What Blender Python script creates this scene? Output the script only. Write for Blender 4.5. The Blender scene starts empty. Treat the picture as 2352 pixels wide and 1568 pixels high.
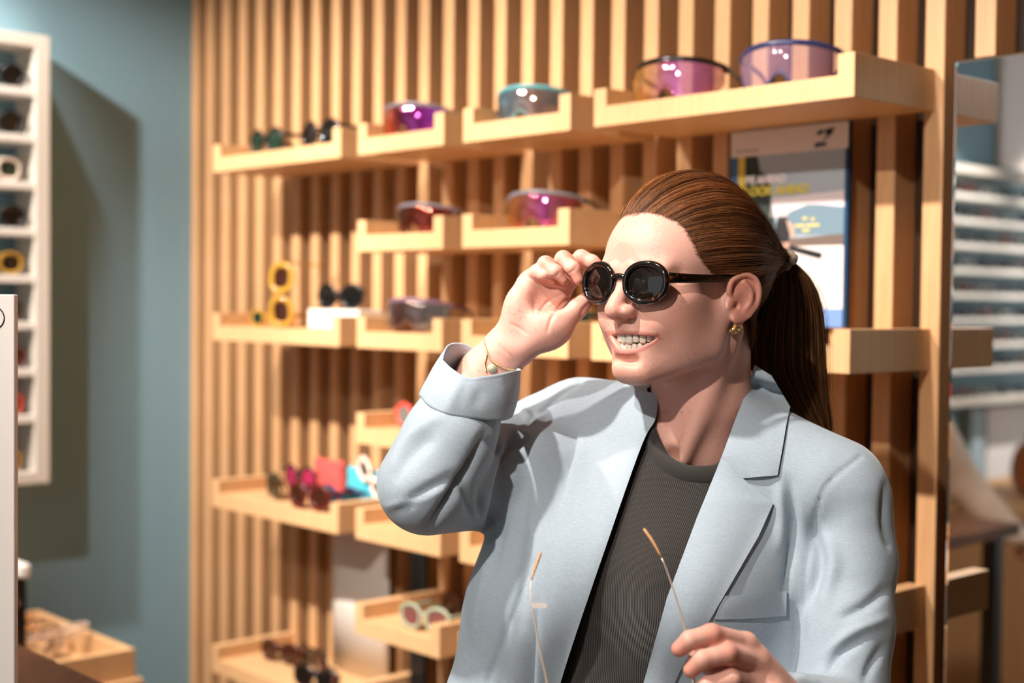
import bpy, bmesh, math, random
import numpy as np
from mathutils import Vector, Matrix

# ------------------------------------------------------------------ camera
FPX, CX, CY = 3200.0, 1176.0, 784.0
ALPHA = math.atan(94 / FPX); ROLL = math.asin(0.01); HC = 1.52
_fw = np.array([0, math.cos(ALPHA), -math.sin(ALPHA)])
_r0 = np.array([1.0, 0, 0]); _u0 = np.array([0, math.sin(ALPHA), math.cos(ALPHA)])
CR = math.cos(ROLL) * _r0 + math.sin(ROLL) * _u0
CU = math.cos(ROLL) * _u0 - math.sin(ROLL) * _r0
CC = np.array([0, 0, HC])
scene = bpy.context.scene
col = scene.collection
cam_d = bpy.data.cameras.new('camera'); cam = bpy.data.objects.new('camera', cam_d); col.objects.link(cam)
m = Matrix(((CR[0], CU[0], -_fw[0], 0), (CR[1], CU[1], -_fw[1], 0), (CR[2], CU[2], -_fw[2], HC), (0, 0, 0, 1)))
cam.matrix_world = m
cam_d.sensor_width = 36; cam_d.lens = FPX / 2352 * 36; cam_d.clip_start = 0.05
cam_d.dof.use_dof = True; cam_d.dof.focus_distance = 1.47; cam_d.dof.aperture_fstop = 3.0
scene.camera = cam
# ------------------------------------------------------------------ wall frame: s along the slat wall, n out of it, z up
TH = math.atan2(2918, FPX)
ES = np.array([math.sin(TH), -math.cos(TH), 0]); EN = np.array([-math.cos(TH), -math.sin(TH), 0])
P0 = np.array([0, 2.8, 0])
def W(s, n, z): return P0 + s * ES + n * EN + np.array([0, 0, z])
# ------------------------------------------------------------------ world, lamps, exposure
wd = bpy.data.worlds.new('world'); scene.world = wd; wd.use_nodes = True
wd.node_tree.nodes['Background'].inputs[0].default_value = (0.90, 0.96, 1.0, 1)
wd.node_tree.nodes['Background'].inputs[1].default_value = 0.68
vs = scene.view_settings
vs.view_transform = 'Standard'; vs.look = 'None'; vs.gamma = 1; vs.use_curve_mapping = False; vs.exposure = 0.42
cy = scene.cycles; cy.max_bounces = 6; cy.diffuse_bounces = 3; cy.glossy_bounces = 3; cy.transmission_bounces = 4; cy.transparent_max_bounces = 8; cy.caustics_reflective = False; cy.caustics_refractive = False; cy.adaptive_threshold = 0.03; cy.use_light_tree = False
CEIL = 2.95
def spot(name, s, n, ts, tn, tz, power, size=58, rad=0.03, colr=(1, 0.92, 0.84)):
    ld = bpy.data.lights.new(name, 'SPOT'); ld.energy = power; ld.spot_size = math.radians(size); ld.spot_blend = 0.6
    ld.shadow_soft_size = rad; ld.color = colr
    o = bpy.data.objects.new(name, ld); col.objects.link(o)
    a = Vector(W(s, n, CEIL - 0.13)); b = Vector(W(ts, tn, tz))
    o.location = a; o.rotation_euler = (b - a).to_track_quat('-Z', 'Y').to_euler()
    return o
SPOTS = [(-0.66, 1.72, -1.00, 0, 1.25, 190), (-0.20, 1.72, -0.35, 0, 1.25, 165), (0.25, 1.75, 0.40, 0, 1.35, 160),
         (0.84, 1.72, 1.03, 0.6, 1.35, 120), (-0.45, 3.55, -1.15, 3.75, 1.55, 130), (-0.45, 4.55, -1.15, 4.75, 1.55, 110), (1.6, 2.7, 1.10, 0.6, 1.35, 125), (-0.98, 0.78, -1.22, 0.62, 1.3, 34), (0.05, 0.95, -0.12, 1.75, 1.15, 60)]  # counter pair, spot facing the woman and colleague's spot are added fill lights
for i, a in enumerate(SPOTS): spot('spot_light', *a)
# ------------------------------------------------------------------ helpers
def ray(u, v): return _fw + CR * (u - CX) / FPX - CU * (v - CY) / FPX
def PX(u, v, y):
    d = ray(u, v); return CC + d * (y / d[1])
def proj(p):
    d = np.asarray(p) - CC; z = d @ _fw
    return CX + FPX * (d @ CR) / z, CY - FPX * (d @ CU) / z, z
def on_n(u, v, n):
    d = ray(u, v); t = ((P0 + n * EN - CC) @ EN) / (d @ EN); p = CC + t * d; return (p - P0) @ ES, p[2]
def on_s(u, v, s):
    d = ray(u, v); t = ((P0 + s * ES - CC) @ ES) / (d @ ES); p = CC + t * d; return (p - P0) @ EN, p[2]
def tag(o, label=None, cat=None, group=None, kind=None):
    if label: o['label'] = label
    if cat: o['category'] = cat
    if group: o['group'] = group
    if kind: o['kind'] = kind
    return o
def empty(name, loc=(0, 0, 0), rz=0):
    o = bpy.data.objects.new(name, None); col.objects.link(o); o.location = loc; o.rotation_euler = (0, 0, rz)
    o.empty_display_size = 0.05; return o
def link(name, me, mat=None, parent=None):
    o = bpy.data.objects.new(name, me); col.objects.link(o)
    if mat is not None and len(me.materials) == 0: me.materials.append(mat)
    if parent is not None: o.parent = parent
    return o
def mesh(name, v, f, mat=None, parent=None, smooth=False, uv=None):
    me = bpy.data.meshes.new(name); me.from_pydata([tuple(map(float, p)) for p in v], [], [tuple(map(int, q)) for q in f]); me.validate(); me.update()
    if smooth: me.polygons.foreach_set('use_smooth', [True] * len(me.polygons))
    return link(name, me, mat, parent)
def npmesh(name, V, Q, mat=None, parent=None, smooth=True, cols=None):
    """fast mesh from numpy quads/tris (Q: n x 3 or n x 4, -1 rows not allowed)"""
    me = bpy.data.meshes.new(name); V = np.ascontiguousarray(V, dtype=np.float32); Q = np.ascontiguousarray(Q, dtype=np.int32)
    k = Q.shape[1]
    me.vertices.add(len(V)); me.vertices.foreach_set('co', V.ravel())
    me.loops.add(Q.size); me.loops.foreach_set('vertex_index', Q.ravel())
    me.polygons.add(len(Q)); me.polygons.foreach_set('loop_start', np.arange(len(Q), dtype=np.int32) * k)
    try: me.polygons.foreach_set('loop_total', np.full(len(Q), k, dtype=np.int32))
    except Exception: pass
    me.polygons.foreach_set('use_smooth', np.full(len(Q), smooth))
    me.update(calc_edges=True)
    if cols is not None:
        a = me.color_attributes.new('Col', 'FLOAT_COLOR', 'POINT')
        c4 = np.ones((len(V), 4), np.float32); c4[:, :cols.shape[1]] = cols
        a.data.foreach_set('color', c4.ravel())
    return link(name, me, mat, parent)
class MB:
    """collects simple shapes into one mesh"""
    def __init__(s): s.v = []; s.f = []
    def add(s, v, f):
        b = len(s.v); s.v += [tuple(p) for p in v]; s.f += [tuple(i + b for i in q) for q in f]; return s
    def box(s, lo, hi, X=None):
        v = [(x, y, z) for x in (lo[0], hi[0]) for y in (lo[1], hi[1]) for z in (lo[2], hi[2])]
        if X is not None: v = [X(*p) for p in v]
        s.add(v, [(0, 1, 3, 2), (4, 6, 7, 5), (0, 4, 5, 1), (2, 3, 7, 6), (0, 2, 6, 4), (1, 5, 7, 3)]); return s
    def bevbox(s, lo, hi, b=0.002, X=None):
        bm = bmesh.new(); bmesh.ops.create_cube(bm, size=1)
        for v in bm.verts: v.co = [lo[i] + (v.co[i] + .5) * (hi[i] - lo[i]) for i in range(3)]
        bmesh.ops.bevel(bm, geom=bm.edges[:], offset=b, segments=2, affect='EDGES', profile=.5)
        bm.verts.index_update(); v = [tuple(q.co) for q in bm.verts]
        if X is not None: v = [X(*p) for p in v]
        s.add(v, [[q.index for q in f.verts] for f in bm.faces]); bm.free(); return s
    def tube(s, pts, r, n=8, cap=True, flat=None, up=None):
        v, f = tube_geo(pts, r, n, cap, flat, up); return s.add(v, f)
    def lathe(s, prof, n=24, X=None):
        v = []; f = []
        for (r, z) in prof:
            for j in range(n):
                a = 2 * math.pi * j / n; p = (r * math.cos(a), r * math.sin(a), z); v.append(X(*p) if X else p)
        for i in range(len(prof) - 1):
            for j in range(n):
                k = (j + 1) % n; f.append((i * n + j, i * n + k, (i + 1) * n + k, (i + 1) * n + j))
        s.add(v, f); return s
    def build(s, name, mat=None, parent=None, smooth=False): return mesh(name, s.v, s.f, mat, parent, smooth)
def tube_geo(pts, r, n=8, cap=True, flat=None, up=None, closed=False):
    """swept tube; r number or list; flat=(a,b) cross-section scale, up = reference direction of the first axis"""
    P = [np.array(p, float) for p in pts]; m_ = len(P)
    rr = [r] * m_ if np.isscalar(r) else list(r)
    v = []; f = []; N = None
    for i in range(m_):
        if closed: t = P[(i + 1) % m_] - P[i - 1]
        else: t = P[min(i + 1, m_ - 1)] - P[max(i - 1, 0)]
        t = t / (np.linalg.norm(t) + 1e-12)
        if up is not None: a = np.array(up, float)
        elif N is None: a = np.array([0, 0, 1.0]) if abs(t[2]) < .9 else np.array([1.0, 0, 0])
        else: a = N
        a = a - t * (a @ t); a /= (np.linalg.norm(a) + 1e-12); N = a; b = np.cross(t, a)
        fa, fb = flat if flat else (1, 1)
        for j in range(n):
            th = 2 * math.pi * (j + .5) / n
            v.append(P[i] + rr[i] * (fa * math.cos(th) * a + fb * math.sin(th) * b))
    for i in range(m_ if closed else m_ - 1):
        i2 = (i + 1) % m_
        for j in range(n):
            k = (j + 1) % n; f.append((i * n + j, i * n + k, i2 * n + k, i2 * n + j))
    if cap and not closed:
        f.append(tuple(range(n))[::-1]); f.append(tuple((m_ - 1) * n + j for j in range(n)))
    return v, f
def spline(pts, n):
    """Catmull-Rom through points (any dimension), n samples"""
    P = np.array(pts, float); m_ = len(P)
    if m_ == 2: return P[0] + np.linspace(0, 1, n)[:, None] * (P[1] - P[0])
    E = np.vstack([2 * P[0] - P[1], P, 2 * P[-1] - P[-2]])
    t = np.linspace(0, m_ - 1, n); i = np.minimum(t.astype(int), m_ - 2); x = (t - i)[:, None]
    a, b, c, d = E[i], E[i + 1], E[i + 2], E[i + 3]
    return .5 * (2 * b + (c - a) * x + (2 * a - 5 * b + 4 * c - d) * x ** 2 + (3 * b - a - 3 * c + d) * x ** 3)
# ------------------------------------------------------------------ materials
def lin(c):
    if isinstance(c, str): c = [int(c[i:i + 2], 16) / 255 for i in (0, 2, 4)]
    return tuple((x / 12.92 if x <= .04045 else ((x + .055) / 1.055) ** 2.4) for x in c)
def mat(name, c, rough=.5, metal=0.0, spec=.5, coat=0.0, trans=0.0, ior=1.45, sss=0.0, sheen=0.0, alpha=1.0):
    ma = bpy.data.materials.new(name); ma.use_nodes = True; b = ma.node_tree.nodes['Principled BSDF']; I = b.inputs
    I['Base Color'].default_value = (*lin(c), 1); I['Roughness'].default_value = rough; I['Metallic'].default_value = metal
    I['Specular IOR Level'].default_value = spec; I['Coat Weight'].default_value = coat; I['Transmission Weight'].default_value = trans
    I['IOR'].default_value = ior; I['Sheen Weight'].default_value = sheen; I['Alpha'].default_value = alpha
    if sss: I['Subsurface Weight'].default_value = sss; I['Subsurface Radius'].default_value = (.012, .004, .002); I['Subsurface Scale'].default_value = 1
    return ma
class NT:
    def __init__(s, ma): s.t = ma.node_tree; s.b = s.t.nodes['Principled BSDF']
    def n(s, typ, **kw):
        x = s.t.nodes.new(typ)
        for k, v in kw.items():
            if k.startswith('_'): setattr(x, k[1:], v)
            else: x.inputs[k.replace('__', ' ')].default_value = v
        return x
    def l(s, a, b): s.t.links.new(a, b)
    def coord(s, scale=(1, 1, 1), kind='Object'):
        tc = s.n('ShaderNodeTexCoord'); mp = s.n('ShaderNodeMapping'); mp.inputs['Scale'].default_value = scale
        s.l(tc.outputs[kind], mp.inputs['Vector']); return mp.outputs['Vector']
    def noise(s, vec, scale, detail=4, rough=.55, dist=0):
        x = s.n('ShaderNodeTexNoise'); x.inputs['Scale'].default_value = scale; x.inputs['Detail'].default_value = detail
        x.inputs['Roughness'].default_value = rough; x.inputs['Distortion'].default_value = dist; s.l(vec, x.inputs['Vector']); return x.outputs['Fac']
    def ramp(s, fac, stops):
        x = s.n('ShaderNodeValToRGB'); r = x.color_ramp
        while len(r.elements) < len(stops): r.elements.new(.5)
        for e, (p, c) in zip(r.elements, stops): e.position = p; e.color = (*lin(c), 1) if not isinstance(c, float) else (c, c, c, 1)
        s.l(fac, x.inputs['Fac']); return x.outputs['Color']
    def base(s, c): s.l(c, s.b.inputs['Base Color'])
    def bump(s, h, strength=.2, dist=.002):
        x = s.n('ShaderNodeBump'); x.inputs['Strength'].default_value = strength; x.inputs['Distance'].default_value = dist
        s.l(h, x.inputs['Height']); s.l(x.outputs['Normal'], s.b.inputs['Normal'])
M = {}
def wood(name, a, b, scale=(60, 60, 2.0), rough=.45):
    ma = mat(name, a, rough); t = NT(ma); v = t.coord(scale)
    t.base(t.ramp(t.noise(v, 3.0, 6, .6, .4), [(.3, a), (.75, b)])); return ma
# slats run upright (grain along z); tray planks run along the wall, so their grain is turned
M['oak'] = wood('oak_veneer', 'd9ab7c', 'c08d60')
M['oak_tray'] = wood('oak_tray', 'dfb382', 'c99c70')
M['walnut'] = wood('walnut_table', '8a5836', '5e3a22', scale=(30, 3, 30))
M['backing'] = wood('dark_backing', '3f2917', '302012')
M['teal'] = mat('teal_paint', '80a4b4', .6)
M['white'] = mat('white_lacquer', 'e8e2da', .45)
M['cream'] = mat('cream_lacquer', 'd9d0c4', .5)
M['ceiling'] = mat('ceiling_paint', 'ece8e2', .8)
M['floor'] = wood('floor_boards', 'b9a184', 'a68a6a', scale=(4, 40, 4), rough=.4)
M['mirror'] = mat('mirror_silver', 'f4f6f6', .01, 1.0)
M['black'] = mat('black_plastic', '0c0c0d', .3)
M['steel'] = mat('brushed_steel', 'b8b8ba', .3, 1.0)
# ------------------------------------------------------------------ the room
def XW(s, n, z): return W(s, n, z)
S_CORNER = -1.2865; SLAT0 = -1.2074; PITCH = 0.08185; SLAT_W = 0.033; SLAT_D = 0.06
S_END = 2.6
ROOM_N = 6.0
fl = MB(); fl.box((S_CORNER - .1, -.2, -.05), (S_END + .5, ROOM_N, 0), XW); tag(fl.build('floor', M['floor']), 'pale timber shop floor', 'floor', kind='structure')
ce = MB(); ce.box((S_CORNER - .1, -.2, CEIL), (S_END + .5, ROOM_N, CEIL + .06), XW); tag(ce.build('ceiling', M['ceiling']), 'white shop ceiling above the displays', 'ceiling', kind='structure')
lw = MB(); lw.box((S_CORNER - .12, -.2, 0), (S_CORNER, ROOM_N, CEIL), XW); tag(lw.build('wall_left', M['teal']), 'teal painted wall beside the slatted wall', 'wall', kind='structure')
rw = MB(); rw.box((S_END + .4, -.2, 0), (S_END + .5, ROOM_N, CEIL), XW); tag(rw.build('wall_right', mat('beige_paint', '9c8f80', .7)), 'beige painted wall on the far side of the shop, unseen and added to cut ambient light', 'wall', kind='structure')  # unseen wall, added to reduce ambient light from this side
bw = MB(); bw.box((S_CORNER, -.14, 0), (S_END + .4, -SLAT_D, CEIL), XW)
wall = bw.build('wall_back', M['backing']); tag(wall, 'oak slatted display wall with recessed backing', 'wall', kind='structure')
R_WALL = Matrix(((ES[0], EN[0], 0, 0), (ES[1], EN[1], 0, 0), (0, 0, 1, 0), (0, 0, 0, 1)))   # local x=s, y=n
def at_wall(o, s, n, z):
    o.matrix_world = Matrix.Translation(Vector(W(s, n, z))) @ R_WALL
sl = MB().bevbox((0, -SLAT_D, 0), (SLAT_W, 0, CEIL), .0015); sme = None
for k in range(-1, 46):
    s = SLAT0 + k * PITCH
    if k == -1: s = S_CORNER + .004
    if sme is None:
        o = sl.build('slat', M['oak'], wall); sme = o.data
    else: o = link('slat', sme, None, wall)
    at_wall(o, s, 0, 0)
# ------------------------------------------------------------------ oak trays on the slats
TR_D = 0.21; TR_F = 0.033; TR_H = 0.063; TR_W = 0.028
COLS = {'A': (-.807, -.300), 'B': (-.239, .033), 'C': (.090, .372), 'D': (.428, .938)}
ROWZ = [1.811 - .195 * i for i in range(8)]
ORD = ['top', 'second', 'third', 'fourth', 'fifth', 'sixth', 'seventh']
TRAYS = [(0, 'A'), (0, 'B'), (0, 'C'), (0, 'D'), (1, 'B'), (1, 'C'), (2, 'A'), (2, 'B'), (2, 'C'), (2, 'D'), (3, 'B'), (3, 'C'),
         (4, 'A'), (4, 'B'), (4, 'C'), (4, 'D'), (5, 'B'), (5, 'C'), (6, 'A'), (6, 'C'), (6, 'D')]
CNAME = {'A': 'long oak tray nearest the teal wall', 'B': 'short oak tray next to the long corner tray', 'C': 'short oak tray in the middle of the wall', 'D': 'long oak tray ending beside the mirror'}
for r, c in TRAYS:
    s0, s1 = COLS[c]; z = ROWZ[r]
    t = empty('display_tray'); at_wall(t, s0, 0, z)
    Lg = s1 - s0
    MB().bevbox((TR_W, 0.0005, 0), (Lg - TR_W, TR_D, TR_F), .0008).build('tray_floor', M['oak_tray'], t)
    MB().bevbox((0, 0.0005, 0), (TR_W, TR_D, TR_H), .0008).build('tray_side', M['oak_tray'], t)
    MB().bevbox((Lg - TR_W, 0.0005, 0), (Lg, TR_D, TR_H), .0008).build('tray_side', M['oak_tray'], t)
    tag(t, f'{CNAME[c]}, {ORD[r]} row from above', 'shelf', 'oak trays on the slatted wall')
# ------------------------------------------------------------------ mirror
mr = empty('wall_mirror'); at_wall(mr, .977, .004, 0.0)
MB().bevbox((0, 0, .25), (.9, .006, 1.8815), .0045).build('mirror_glass', M['mirror'], mr)
MB().box((.012, -.004, .26), (.888, 0, 1.87)).build('mirror_backing', M['black'], mr)
tag(mr, 'frameless mirror mounted on the slats beside the trays', 'mirror')
# ------------------------------------------------------------------ ceiling track with the spots
tr = MB(); tr.bevbox((-.47, 2.9, CEIL - .035), (-.43, 5.2, CEIL - .001), .003, XW).build('ceiling_track', M['black']) and None
for o in bpy.data.objects:
    if o.name.startswith('ceiling_track'): tag(o, 'black ceiling track above the counter', 'light track')
tr = MB(); tr.bevbox((-1.25, 1.70, CEIL - .035), (2.3, 1.74, CEIL - .001), .003, XW); trk = tr.build('ceiling_track', M['black']); tag(trk, 'black ceiling track carrying the spotlights along the slatted wall', 'light track')
M['lampglow'] = mat('lamp_face', 'fff2e0', .4); M['lampglow'].node_tree.nodes['Principled BSDF'].inputs['Emission Color'].default_value = (1, .9, .75, 1)
M['lampglow'].node_tree.nodes['Principled BSDF'].inputs['Emission Strength'].default_value = 12
try: M['lampglow'].cycles.emission_sampling = 'NONE'
except Exception: pass
for i, (s, n, ts, tn, tz, pw) in enumerate(SPOTS):
    a = W(s, n, CEIL - .13); d = W(ts, tn, tz) - a; d /= np.linalg.norm(d)
    e = empty('spotlight', tuple(W(s, n, CEIL - .035)))
    e.rotation_euler = (0, 0, 0); b = np.array(e.location)
    MB().tube([a - d * .11 - b, a - d * .012 - b], .035, 20).build('lamp_housing', M['black'], e, True)
    MB().tube([a - d * .0118 - b, a - d * .010 - b], .03, 20).build('lamp_lens', M['lampglow'], e)
    MB().tube([a - d * .06 - b, (0, 0, 0)], .008, 8).build('lamp_stem', M['black'], e)
    tag(e, f'black ceiling spotlight, {["first above the wall from the teal side","second above the wall from the teal side","third above the wall from the teal side","above the woman","added to brighten the mirrored unit, nearer one above the counter","added to brighten the mirrored unit, farther one above the counter","added fill in the middle of the room facing the woman","close to the teal wall above the wall unit","added fill for the colleague in the cream jumper"][i]}', 'spotlight', 'ceiling spotlights')
# ------------------------------------------------------------------ signed distance sculpting
class Vol:
    def __init__(s, lo, hi, h):
        s.lo = np.array(lo, np.float32); s.h = h
        s.n = np.ceil((np.array(hi) - np.array(lo)) / h).astype(int) + 1
        s.ax = [s.lo[i] + h * np.arange(s.n[i], dtype=np.float32) for i in range(3)]
        s.f = np.full(s.n, 60.0 * h, np.float32)
    def block(s, lo, hi):
        a = np.clip(np.floor((np.array(lo) - s.lo) / s.h).astype(int), 0, s.n); b = np.clip(np.ceil((np.array(hi) - s.lo) / s.h).astype(int) + 1, 0, s.n)
        if (b <= a).any(): return None, None
        sl_ = tuple(slice(a[i], b[i]) for i in range(3))
        x, y, z = s.ax[0][sl_[0]][:, None, None], s.ax[1][sl_[1]][None, :, None], s.ax[2][sl_[2]][None, None, :]
        return sl_, (x, y, z)
    def put(s, sl_, d, k, op):
        f = s.f[sl_]
        if op == 'u':
            r = np.minimum(f, d)
            if k > 0: hh = np.maximum(k - np.abs(f - d), 0) / k; r -= hh * hh * k * .25
        else:
            d = -d; r = np.maximum(f, d)
            if k > 0: hh = np.maximum(k - np.abs(f - d), 0) / k; r += hh * hh * k * .25
        s.f[sl_] = r
    def ell(s, c, r, k=0, op='u', rot=None):
        c = np.array(c, float); r = np.array(r, float); mx = max(r) + k + 3 * s.h
        if rot is None: e = r + k + 3 * s.h
        else: e = np.full(3, mx)
        sl_, g = s.block(c - e, c + e)
        if sl_ is None: return
        p = [g[i] - np.float32(c[i]) for i in range(3)]
        if rot is not None:
            R_ = rot; p = [p[0] * np.float32(R_[i][0]) + p[1] * np.float32(R_[i][1]) + p[2] * np.float32(R_[i][2]) for i in range(3)]
        k0 = np.sqrt((p[0] / r[0]) ** 2 + (p[1] / r[1]) ** 2 + (p[2] / r[2]) ** 2)
        k1 = np.sqrt((p[0] / r[0] ** 2) ** 2 + (p[1] / r[1] ** 2) ** 2 + (p[2] / r[2] ** 2) ** 2) + 1e-9
        s.put(sl_, k0 * (k0 - 1) / k1, k, op)
    def cap(s, a, b, ra, rb=None, k=0, op='u', flat=None):
        """capsule a-b; flat=(axis vector, factor<1): thinner along that axis"""
        rb = ra if rb is None else rb; a = np.array(a, float); b = np.array(b, float); e = max(ra, rb) * 1.05 + k + 3 * s.h
        if flat is not None: e = e * max(1, flat[1])
        sl_, g = s.block(np.minimum(a, b) - e, np.maximum(a, b) + e)
        if sl_ is None: return
        ab = (b - a); L2 = ab @ ab + 1e-9
        p = [g[i] - np.float32(a[i]) for i in range(3)]
        t = np.clip((p[0] * ab[0] + p[1] * ab[1] + p[2] * ab[2]) / L2, 0, 1).astype(np.float32)
        q = [p[i] - t * np.float32(ab[i]) for i in range(3)]
        if flat is None: d = np.sqrt(q[0] ** 2 + q[1] ** 2 + q[2] ** 2) - (ra + t * (rb - ra))
        else:
            ax = np.array(flat[0], float); ax /= np.linalg.norm(ax); w = q[0] * ax[0] + q[1] * ax[1] + q[2] * ax[2]
            m_ = np.float32(1 / flat[1] ** 2 - 1)
            d = np.sqrt(np.maximum(q[0] ** 2 + q[1] ** 2 + q[2] ** 2 + m_ * w * w, 0)) - (ra + t * (rb - ra))
            if flat[1] < 1: d *= np.float32(.5 * (1 + flat[1]))
        s.put(sl_, d.astype(np.float32), k, op)
    def chain(s, pts, rs, k=0, kj=None, op='u', flat=None):
        """a bent limb: the first link joins with k, the following with kj"""
        for i in range(len(pts) - 1):
            s.cap(pts[i], pts[i + 1], rs[i], rs[i + 1], k if (i == 0 or kj is None) else kj, op, flat)
    def cut(s, lo, hi, fn, k, op='s'):
        sl_, g = s.block(lo, hi)
        if sl_ is not None: s.put(sl_, fn(*g).astype(np.float32) + 0 * (g[0] + g[1] + g[2]), k, op)
    def nets(s, smooth=2):
        f = s.f; f[[0, -1]] = np.maximum(f[[0, -1]], .01); f[:, [0, -1]] = np.maximum(f[:, [0, -1]], .01); f[:, :, [0, -1]] = np.maximum(f[:, :, [0, -1]], .01)
        ng = f < 0; nx, ny, nz = f.shape
        cnt = np.zeros((nx - 1, ny - 1, nz - 1), np.uint8)
        for i in (0, 1):
            for j in (0, 1):
                for k in (0, 1): cnt += ng[i:nx - 1 + i, j:ny - 1 + j, k:nz - 1 + k]
        act = (cnt > 0) & (cnt < 8); ijk = np.argwhere(act); idx = np.full(cnt.shape, -1, np.int32); idx[act] = np.arange(len(ijk))
        c = [(i, j, k) for i in (0, 1) for j in (0, 1) for k in (0, 1)]
        fv = {q: f[ijk[:, 0] + q[0], ijk[:, 1] + q[1], ijk[:, 2] + q[2]] for q in c}
        sm = np.zeros((len(ijk), 3), np.float32); nn = np.zeros(len(ijk), np.float32)
        for q in c:
            for ax in range(3):
                if q[ax] == 0:
                    r = list(q); r[ax] = 1; r = tuple(r); a, b = fv[q], fv[r]; ms = (a < 0) != (b < 0)
                    t = np.where(ms, a / np.where(ms, a - b, 1), 0); o = np.array(q, np.float32)[None] + 0 * t[:, None]; o[:, ax] += t
                    sm += o * ms[:, None]; nn += ms
        V = s.lo + s.h * (ijk + sm / nn[:, None])
        Q = []
        for ax in range(3):
            a = [slice(None)] * 3; b = [slice(None)] * 3; a[ax] = slice(0, -1); b[ax] = slice(1, None)
            s0, s1 = ng[tuple(a)], ng[tuple(b)]; e = np.argwhere(s0 != s1)
            o1, o2 = [(1, 2), (2, 0), (0, 1)][ax]
            e = e[(e[:, o1] > 0) & (e[:, o2] > 0) & (e[:, o1] < s.n[o1] - 1) & (e[:, o2] < s.n[o2] - 1)]
            d1 = np.zeros(3, int); d1[o1] = 1; d2 = np.zeros(3, int); d2[o2] = 1
            g = lambda q: idx[q[:, 0], q[:, 1], q[:, 2]]
            quad = np.stack([g(e - d1 - d2), g(e - d2), g(e), g(e - d1)], 1)
            fl_ = ~s0[e[:, 0], e[:, 1], e[:, 2]]; quad[fl_] = quad[fl_][:, ::-1]
            Q.append(quad)
        Q = np.concatenate(Q); Q = Q[(Q >= 0).all(1)]
        return relax(V, Q, smooth), Q
def relax(V, Q, it, lam=.5):
    V = V.astype(np.float64)
    if it <= 0: return V
    E = np.concatenate([Q[:, [i, (i + 1) % Q.shape[1]]] for i in range(Q.shape[1])]); n = len(V)
    deg = np.bincount(E[:, 0], minlength=n) + np.bincount(E[:, 1], minlength=n); deg = np.maximum(deg, 1)
    for i in range(it * 2):
        l_ = lam if i % 2 == 0 else -lam * 1.04
        S = np.stack([np.bincount(E[:, 0], V[E[:, 1], a], n) + np.bincount(E[:, 1], V[E[:, 0], a], n) for a in range(3)], 1) / deg[:, None]
        V = V + l_ * (S - V)
    return V
def vnormals(V, Q):
    a, b, c = V[Q[:, 0]], V[Q[:, 1]], V[Q[:, 2]]
    fn = np.cross(b - a, c - a)
    if Q.shape[1] == 4: fn = fn + np.cross(c - a, V[Q[:, 3]] - a)
    N = np.stack([sum(np.bincount(Q[:, i], fn[:, ax], len(V)) for i in range(Q.shape[1])) for ax in range(3)], 1)
    return N / (np.linalg.norm(N, axis=1)[:, None] + 1e-12)
def projV(V):
    d = V - CC; z = d @ _fw; return np.stack([CX + FPX * (d @ CR) / z, CY - FPX * (d @ CU) / z], 1), z
def seg_dist(uv, line):
    """distance of points to a polyline in the picture, signed side, and the parameter 0..1 along it"""
    P = np.array(line, float); best = np.full(len(uv), 1e9); par = np.zeros(len(uv)); side = np.zeros(len(uv))
    ln = np.linalg.norm(P[1:] - P[:-1], axis=1); cum = np.concatenate([[0], np.cumsum(ln)]); tot = cum[-1]
    for i in range(len(P) - 1):
        ab = P[i + 1] - P[i]; w = uv - P[i]; t = np.clip((w @ ab) / (ab @ ab + 1e-9), 0, 1); q = w - t[:, None] * ab
        d = np.linalg.norm(q, axis=1); m_ = d < best
        best[m_] = d[m_]; par[m_] = (cum[i] + t[m_] * ln[i]) / tot; side[m_] = np.sign(ab[0] * q[m_, 1] - ab[1] * q[m_, 0])
    return best, side, par
def stroke(V, Q, strokes, N=None, zmax=None):
    """sculpting strokes drawn on the side of the surface that faces the viewer, pushed along the surface normal.
    stroke = (polyline, width px, depth m, kind) kind: 'v' valley/ridge, 's' one-sided step, 't' tapered valley"""
    if N is None: N = vnormals(V, Q)
    uv, z = projV(V); vd = V - CC; vd = vd / np.linalg.norm(vd, axis=1)[:, None]
    facing = np.clip(-(N * vd).sum(1) * 3, 0, 1)
    if zmax is not None: facing = facing * (z < zmax)
    disp = np.zeros(len(V))
    for st in strokes:
        line, w, dep = st[0], st[1], st[2]; kind = st[3] if len(st) > 3 else 't'
        if len(line) > 2: line = spline(line, max(12, 6 * len(line)))
        L_ = np.array(line); lo = L_.min(0) - 3.2 * w; hi = L_.max(0) + 3.2 * w
        m_ = np.where((uv > lo).all(1) & (uv < hi).all(1) & (facing > 0))[0]
        if len(m_) == 0: continue
        d, sd, t = seg_dist(uv[m_], L_)
        g = np.exp(-(d / w) ** 2)
        if kind == 't': g = g * np.clip(np.sin(np.pi * np.clip(t * .96 + .02, 0, 1)), 0, 1) ** .6
        elif kind == 'e': g = g * (1 - t) ** .7
        elif kind == 's': g = np.where(sd > 0, np.exp(-(d / w) ** 2), np.exp(-(d / (w * .5)) ** 2))
        disp[m_] += dep * g * facing[m_]
    return V + N * disp[:, None]
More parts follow.
